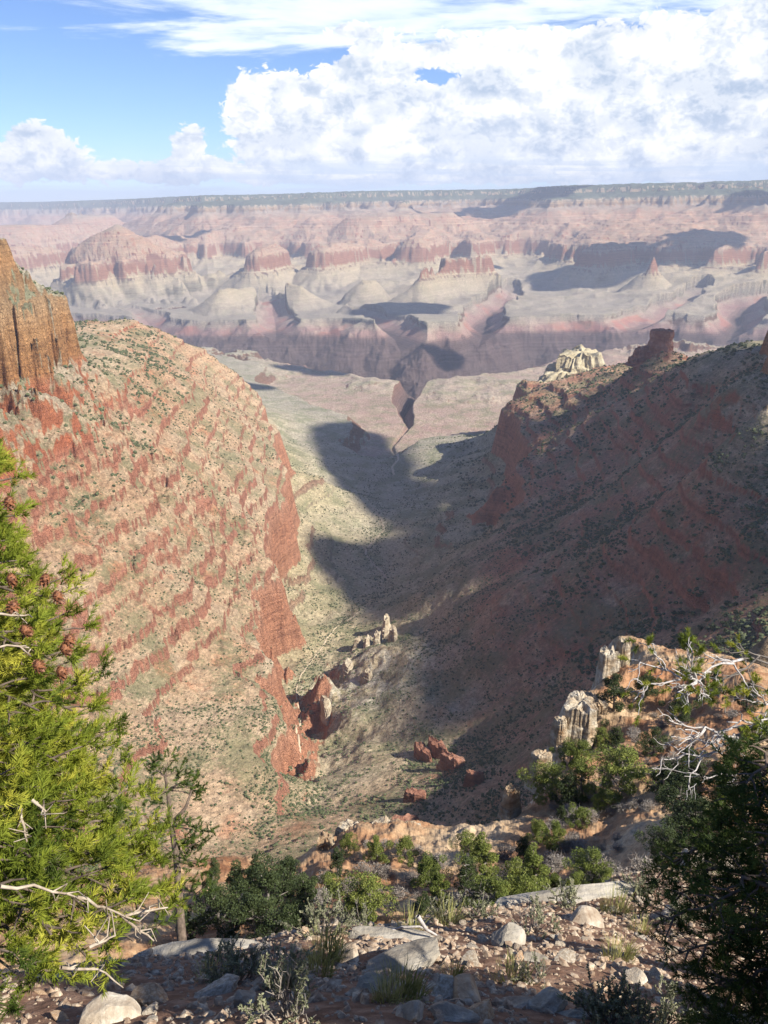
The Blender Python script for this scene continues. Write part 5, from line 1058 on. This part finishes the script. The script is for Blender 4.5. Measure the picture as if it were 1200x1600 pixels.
def tuft_pine(name, label, base_uvs, ends, seed, leafm, wood_m, nlen=.03, dens=420, sub=12, rad=.016, wood_only=0, trunk=None, tw=3, start=.35, sublen=.42):
    rg = np.random.RandomState(seed); p0 = P(*base_uvs[:2], s=base_uvs[2]); gz = float(ground(p0[0], p0[1])[0]); B = np.array([p0[0], p0[1], gz]); root = empty(name, B, label, 'tree'); leaf = MB(); tr = MB()
    pts = np.array([B - [0, 0, .2]] + [P(u, v, s=s_) for u, v, s_ in trunk]) - B; tr.tube(pts, np.linspace(rad * 3.2, rad, len(pts)), 8); tr.build('trunk', M_BARK, root)
    for (u, v, s_, f) in ends:
        e = P(u, v, s=s_) - B; i = f * (len(pts) - 1); a = pts[int(i)] + (pts[min(len(pts) - 1, int(i) + 1)] - pts[int(i)]) * (i % 1); wd = MB()
        bough(a, e, rg, wd, leaf, sag=.04, rad=rad * .8, sub=sub, nlen=nlen, dens=dens, start=start, wood_only=wood_only, twigs=tw, sublen=sublen); wd.build('branch', wood_m, root)
    leaf.build('needles', leafm, root, smooth=False); return root
# dark pine at the lower right
E = []
rge = np.random.RandomState(8)
for (u, v) in [(1030, 1360), (1060, 1345), (1095, 1360), (1050, 1400), (1035, 1440), (1100, 1420), (1060, 1490), (1130, 1460), (1075, 1550), (1110, 1540), (1150, 1520), (1180, 1490), (1100, 1590), (1150, 1580), (1190, 1560), (1145, 1380), (1170, 1420), (1195, 1440),
               (1150, 1290), (1140, 1250), (1165, 1225), (1190, 1200), (1185, 1260), (1160, 1320), (1195, 1320), (1185, 1370), (1210, 1240), (1090, 1620), (1140, 1630)]: E.append((u, v, rge.uniform(3.0, 3.9), float(np.clip((1640 - v) / 460, 0, 1))))
tuft_pine('pine_tree', 'dark green pine in shade filling the lower right corner', (1330, 1560, 3.6), E, 9, M_NEEDLE_DARK_SHADE, M_BARK, dens=520, sublen=.26, trunk=[(1320, 1500, 3.6), (1290, 1380, 3.6), (1270, 1280, 3.6), (1250, 1180, 3.6), (1240, 1110, 3.7)], sub=14, tw=3, nlen=.028)
# bare-branched pinyon at the right edge
def bare_pinyon():
    rg = np.random.RandomState(21); p0 = P(1300, 1230, s=5.2); gz = float(ground(p0[0], p0[1])[0]); B = np.array([p0[0], p0[1], gz]); root = empty('bare_pinyon', B, 'old pinyon reaching in from the right with bleached bare branches and yellow green tufts', 'tree'); leaf = MB(); tr = MB()
    pts = np.array([B - [0, 0, .2], P(1300, 1240, s=5.2), P(1260, 1165, s=5.1), P(1215, 1150, s=5.0), P(1160, 1140, s=4.9)]) - B; tr.tube(pts, [.12, .09, .07, .05, .03], 8); tr.build('trunk', M_BARK, root)
    def spray(path, rad, depth, tuft, mat, nm='branch'):
        wd = MB()
        def rec(a, b, rad, dep):
            pp = bez(a, b, rg.uniform(-.05, .08), rg, 6, .06); wd.tube(pp, np.linspace(rad, rad * .55, 6), 6); L = np.linalg.norm(b - a)
            if dep == 0:
                if rg.uniform() < tuft: needles(leaf, pp[-1] - (pp[-1] - pp[-2]) * .3, (pp[-1] - pp[-2]) / np.linalg.norm(pp[-1] - pp[-2]), .045, .030, 1900, rg, 1.7, .0014)
                return
            for k in range(3 if dep > 1 else 2):
                c = pp[rg.randint(2, 6)]; d = (b - a) / L; q = d * .7 + rg.normal(size=3) * .45; q /= np.linalg.norm(q); rec(c, c + q * L * rg.uniform(.35, .62), rad * .6, dep - 1)
        for (a, b, r_) in path: rec(P(*a[:2], s=a[2]) - B, P(*b[:2], s=b[2]) - B, r_ * .7, depth)
        wd.build(nm, mat, root)
    spray([((1088, 1062, 4.6), (1082, 1022, 4.5), .009), ((1088, 1062, 4.6), (1050, 1045, 4.4), .008), ((1088, 1062, 4.6), (1110, 1085, 4.6), .008), ((1088, 1062, 4.6), (1075, 1098, 4.4), .009), ((1088, 1062, 4.6), (1058, 1082, 4.4), .008), ((1110, 1050, 4.7), (1092, 1066, 4.6), .011)], .01, 3, .45, M_DEAD)
    spray([((1160, 1030, 4.9), (1100, 1052, 4.6), .012), ((1042, 1048, 4.5), (1025, 1020, 4.4), .007), ((1042, 1048, 4.5), (1000, 1035, 4.4), .007), ((1025, 1024, 4.4), (1010, 1008, 4.35), .006), ((1065, 1060, 4.5), (1038, 1046, 4.5), .008)], .01, 2, .5, M_DEAD)
    spray([((1062, 1062, 4.5), (1010, 1070, 4.4), .008), ((1010, 1070, 4.4), (992, 1092, 4.35), .006), ((1012, 1070, 4.4), (998, 1100, 4.35), .006), ((1010, 1070, 4.4), (990, 1060, 4.3), .005)], .01, 1, .8, M_DEAD)
    spray([((1200, 1120, 5.0), (1120, 1145, 4.8), .016), ((1120, 1145, 4.8), (1070, 1140, 4.6), .009), ((1110, 1140, 4.8), (1045, 1125, 4.6), .008), ((1115, 1140, 4.8), (1060, 1165, 4.6), .007)], .01, 2, .0, M_DEAD)
    spray([((1180, 1160, 5.0), (1100, 1180, 4.8), .012), ((1100, 1172, 4.8), (1034, 1186, 4.6), .007), ((1170, 1150, 5), (1120, 1160, 4.8), .02)], .01, 2, .0, M_DEAD)
    spray([((1230, 1200, 5.0), (1160, 1212, 4.8), .012), ((1150, 1212, 4.8), (1090, 1210, 4.6), .007), ((1150, 1210, 4.8), (1135, 1240, 4.6), .006)], .01, 2, .05, M_DEAD)
    spray([((1260, 1090, 5.0), (1200, 1110, 4.8), .01), ((1230, 1120, 5.0), (1185, 1095, 4.7), .01), ((1230, 1120, 5.0), (1190, 1125, 4.7), .01)], .01, 3, .9, M_DEAD)
    spray([((1220, 1040, 5.4), (1130, 1030, 5.2), .01), ((1220, 1020, 5.4), (1130, 1060, 5.2), .01), ((1220, 1080, 5.4), (1150, 1080, 5.2), .01)], .01, 3, .5, M_DTRUNK)
    leaf.build('needles', M_NEEDLE, root, smooth=False)
bare_pinyon()
# slender pinyon beyond the rim
def slender():
    rg = np.random.RandomState(14); b = P(284, 1492, s=11.5); gz = float(ground(b[0], b[1])[0]); B = np.array([b[0], b[1], gz]); root = empty('slender_pinyon', B, 'slender dark pinyon with open crown standing just beyond the rim, left of centre', 'tree'); leaf = MB(); tr = MB()
    tp = [P(286, 1490, s=11.5), P(281, 1420, s=11.4), P(276, 1340, s=11.3), P(268, 1290, s=11.3), P(262, 1235, s=11.2), P(256, 1200, s=11.2)]
    pts = np.array([B - [0, 0, .3]] + tp) - B; tr.tube(pts, np.linspace(.075, .012, len(pts)), 7); tr.tube(np.array([P(270, 1285, s=11.3), P(290, 1262, s=11.2), P(303, 1225, s=11.2)]) - B, [.03, .02, .01], 6); tr.build('trunk', M_BARK, root)
    for (u, v, f) in [(238, 1198, 5.6), (262, 1192, 5.8), (282, 1205, 5.5), (250, 1210, 5.7), (232, 1232, 5.2), (226, 1245, 5.1), (285, 1222, 5.4), (245, 1250, 5.0), (300, 1218, 5.3), (310, 1228, 5.2), (305, 1245, 5.0), (290, 1290, 4.2), (310, 1300, 4.0), (320, 1310, 3.8), (296, 1320, 3.8), (252, 1300, 4.2), (240, 1310, 3.9), (300, 1345, 3.5), (315, 1355, 3.3), (255, 1345, 3.3), (305, 1380, 2.9), (320, 1385, 2.8), (250, 1390, 2.9), (290, 1330, 3.6)]:
        i = f; a = pts[min(len(pts) - 1, int(i))] if v > 1215 else pts[-1] * .6 + pts[-2] * .4; e = P(u, v, s=11.2 + rg.uniform(-.3, .3)) - B; wd = MB(); pp = bez(a, e, .05, rg, 5, .03); wd.tube(pp, np.linspace(.012, .004, 5), 5); wd.build('branch', M_BARK, root)
        for _ in range(11):
            c = e + rg.normal(size=3) * .055; q = rg.normal(size=3) + [0, 0, .5]; q /= np.linalg.norm(q); needles(leaf, c, q, .10, .055, 500, rg, 1.0, .0035)
    leaf.build('needles', M_NEEDLE_DARK_SHADE, root, smooth=False)
slender()
# trees standing just outside the picture, whose shade lies on the rim
for (x, y, h, k, lab) in [(3.0, .45, 5.5, 3, 'small pinyon beside the viewer, outside the picture on the right'), (3.35, 1.95, 2.9, 2, 'pinyon on the rim outside the picture, right of the dark pine')]:
    o = tree_proto(50 + k, h, h * .46, .042, 34000, 'round'); gz = float(ground(x, y)[0]); q_ = 1.0; o.location = (x, y, gz - .02); o.scale = (q_, q_, q_); tag(o, lab, 'tree', 'pinyons and junipers on the spurs below the rim')
print('all done', round(time.time() - T0, 1))
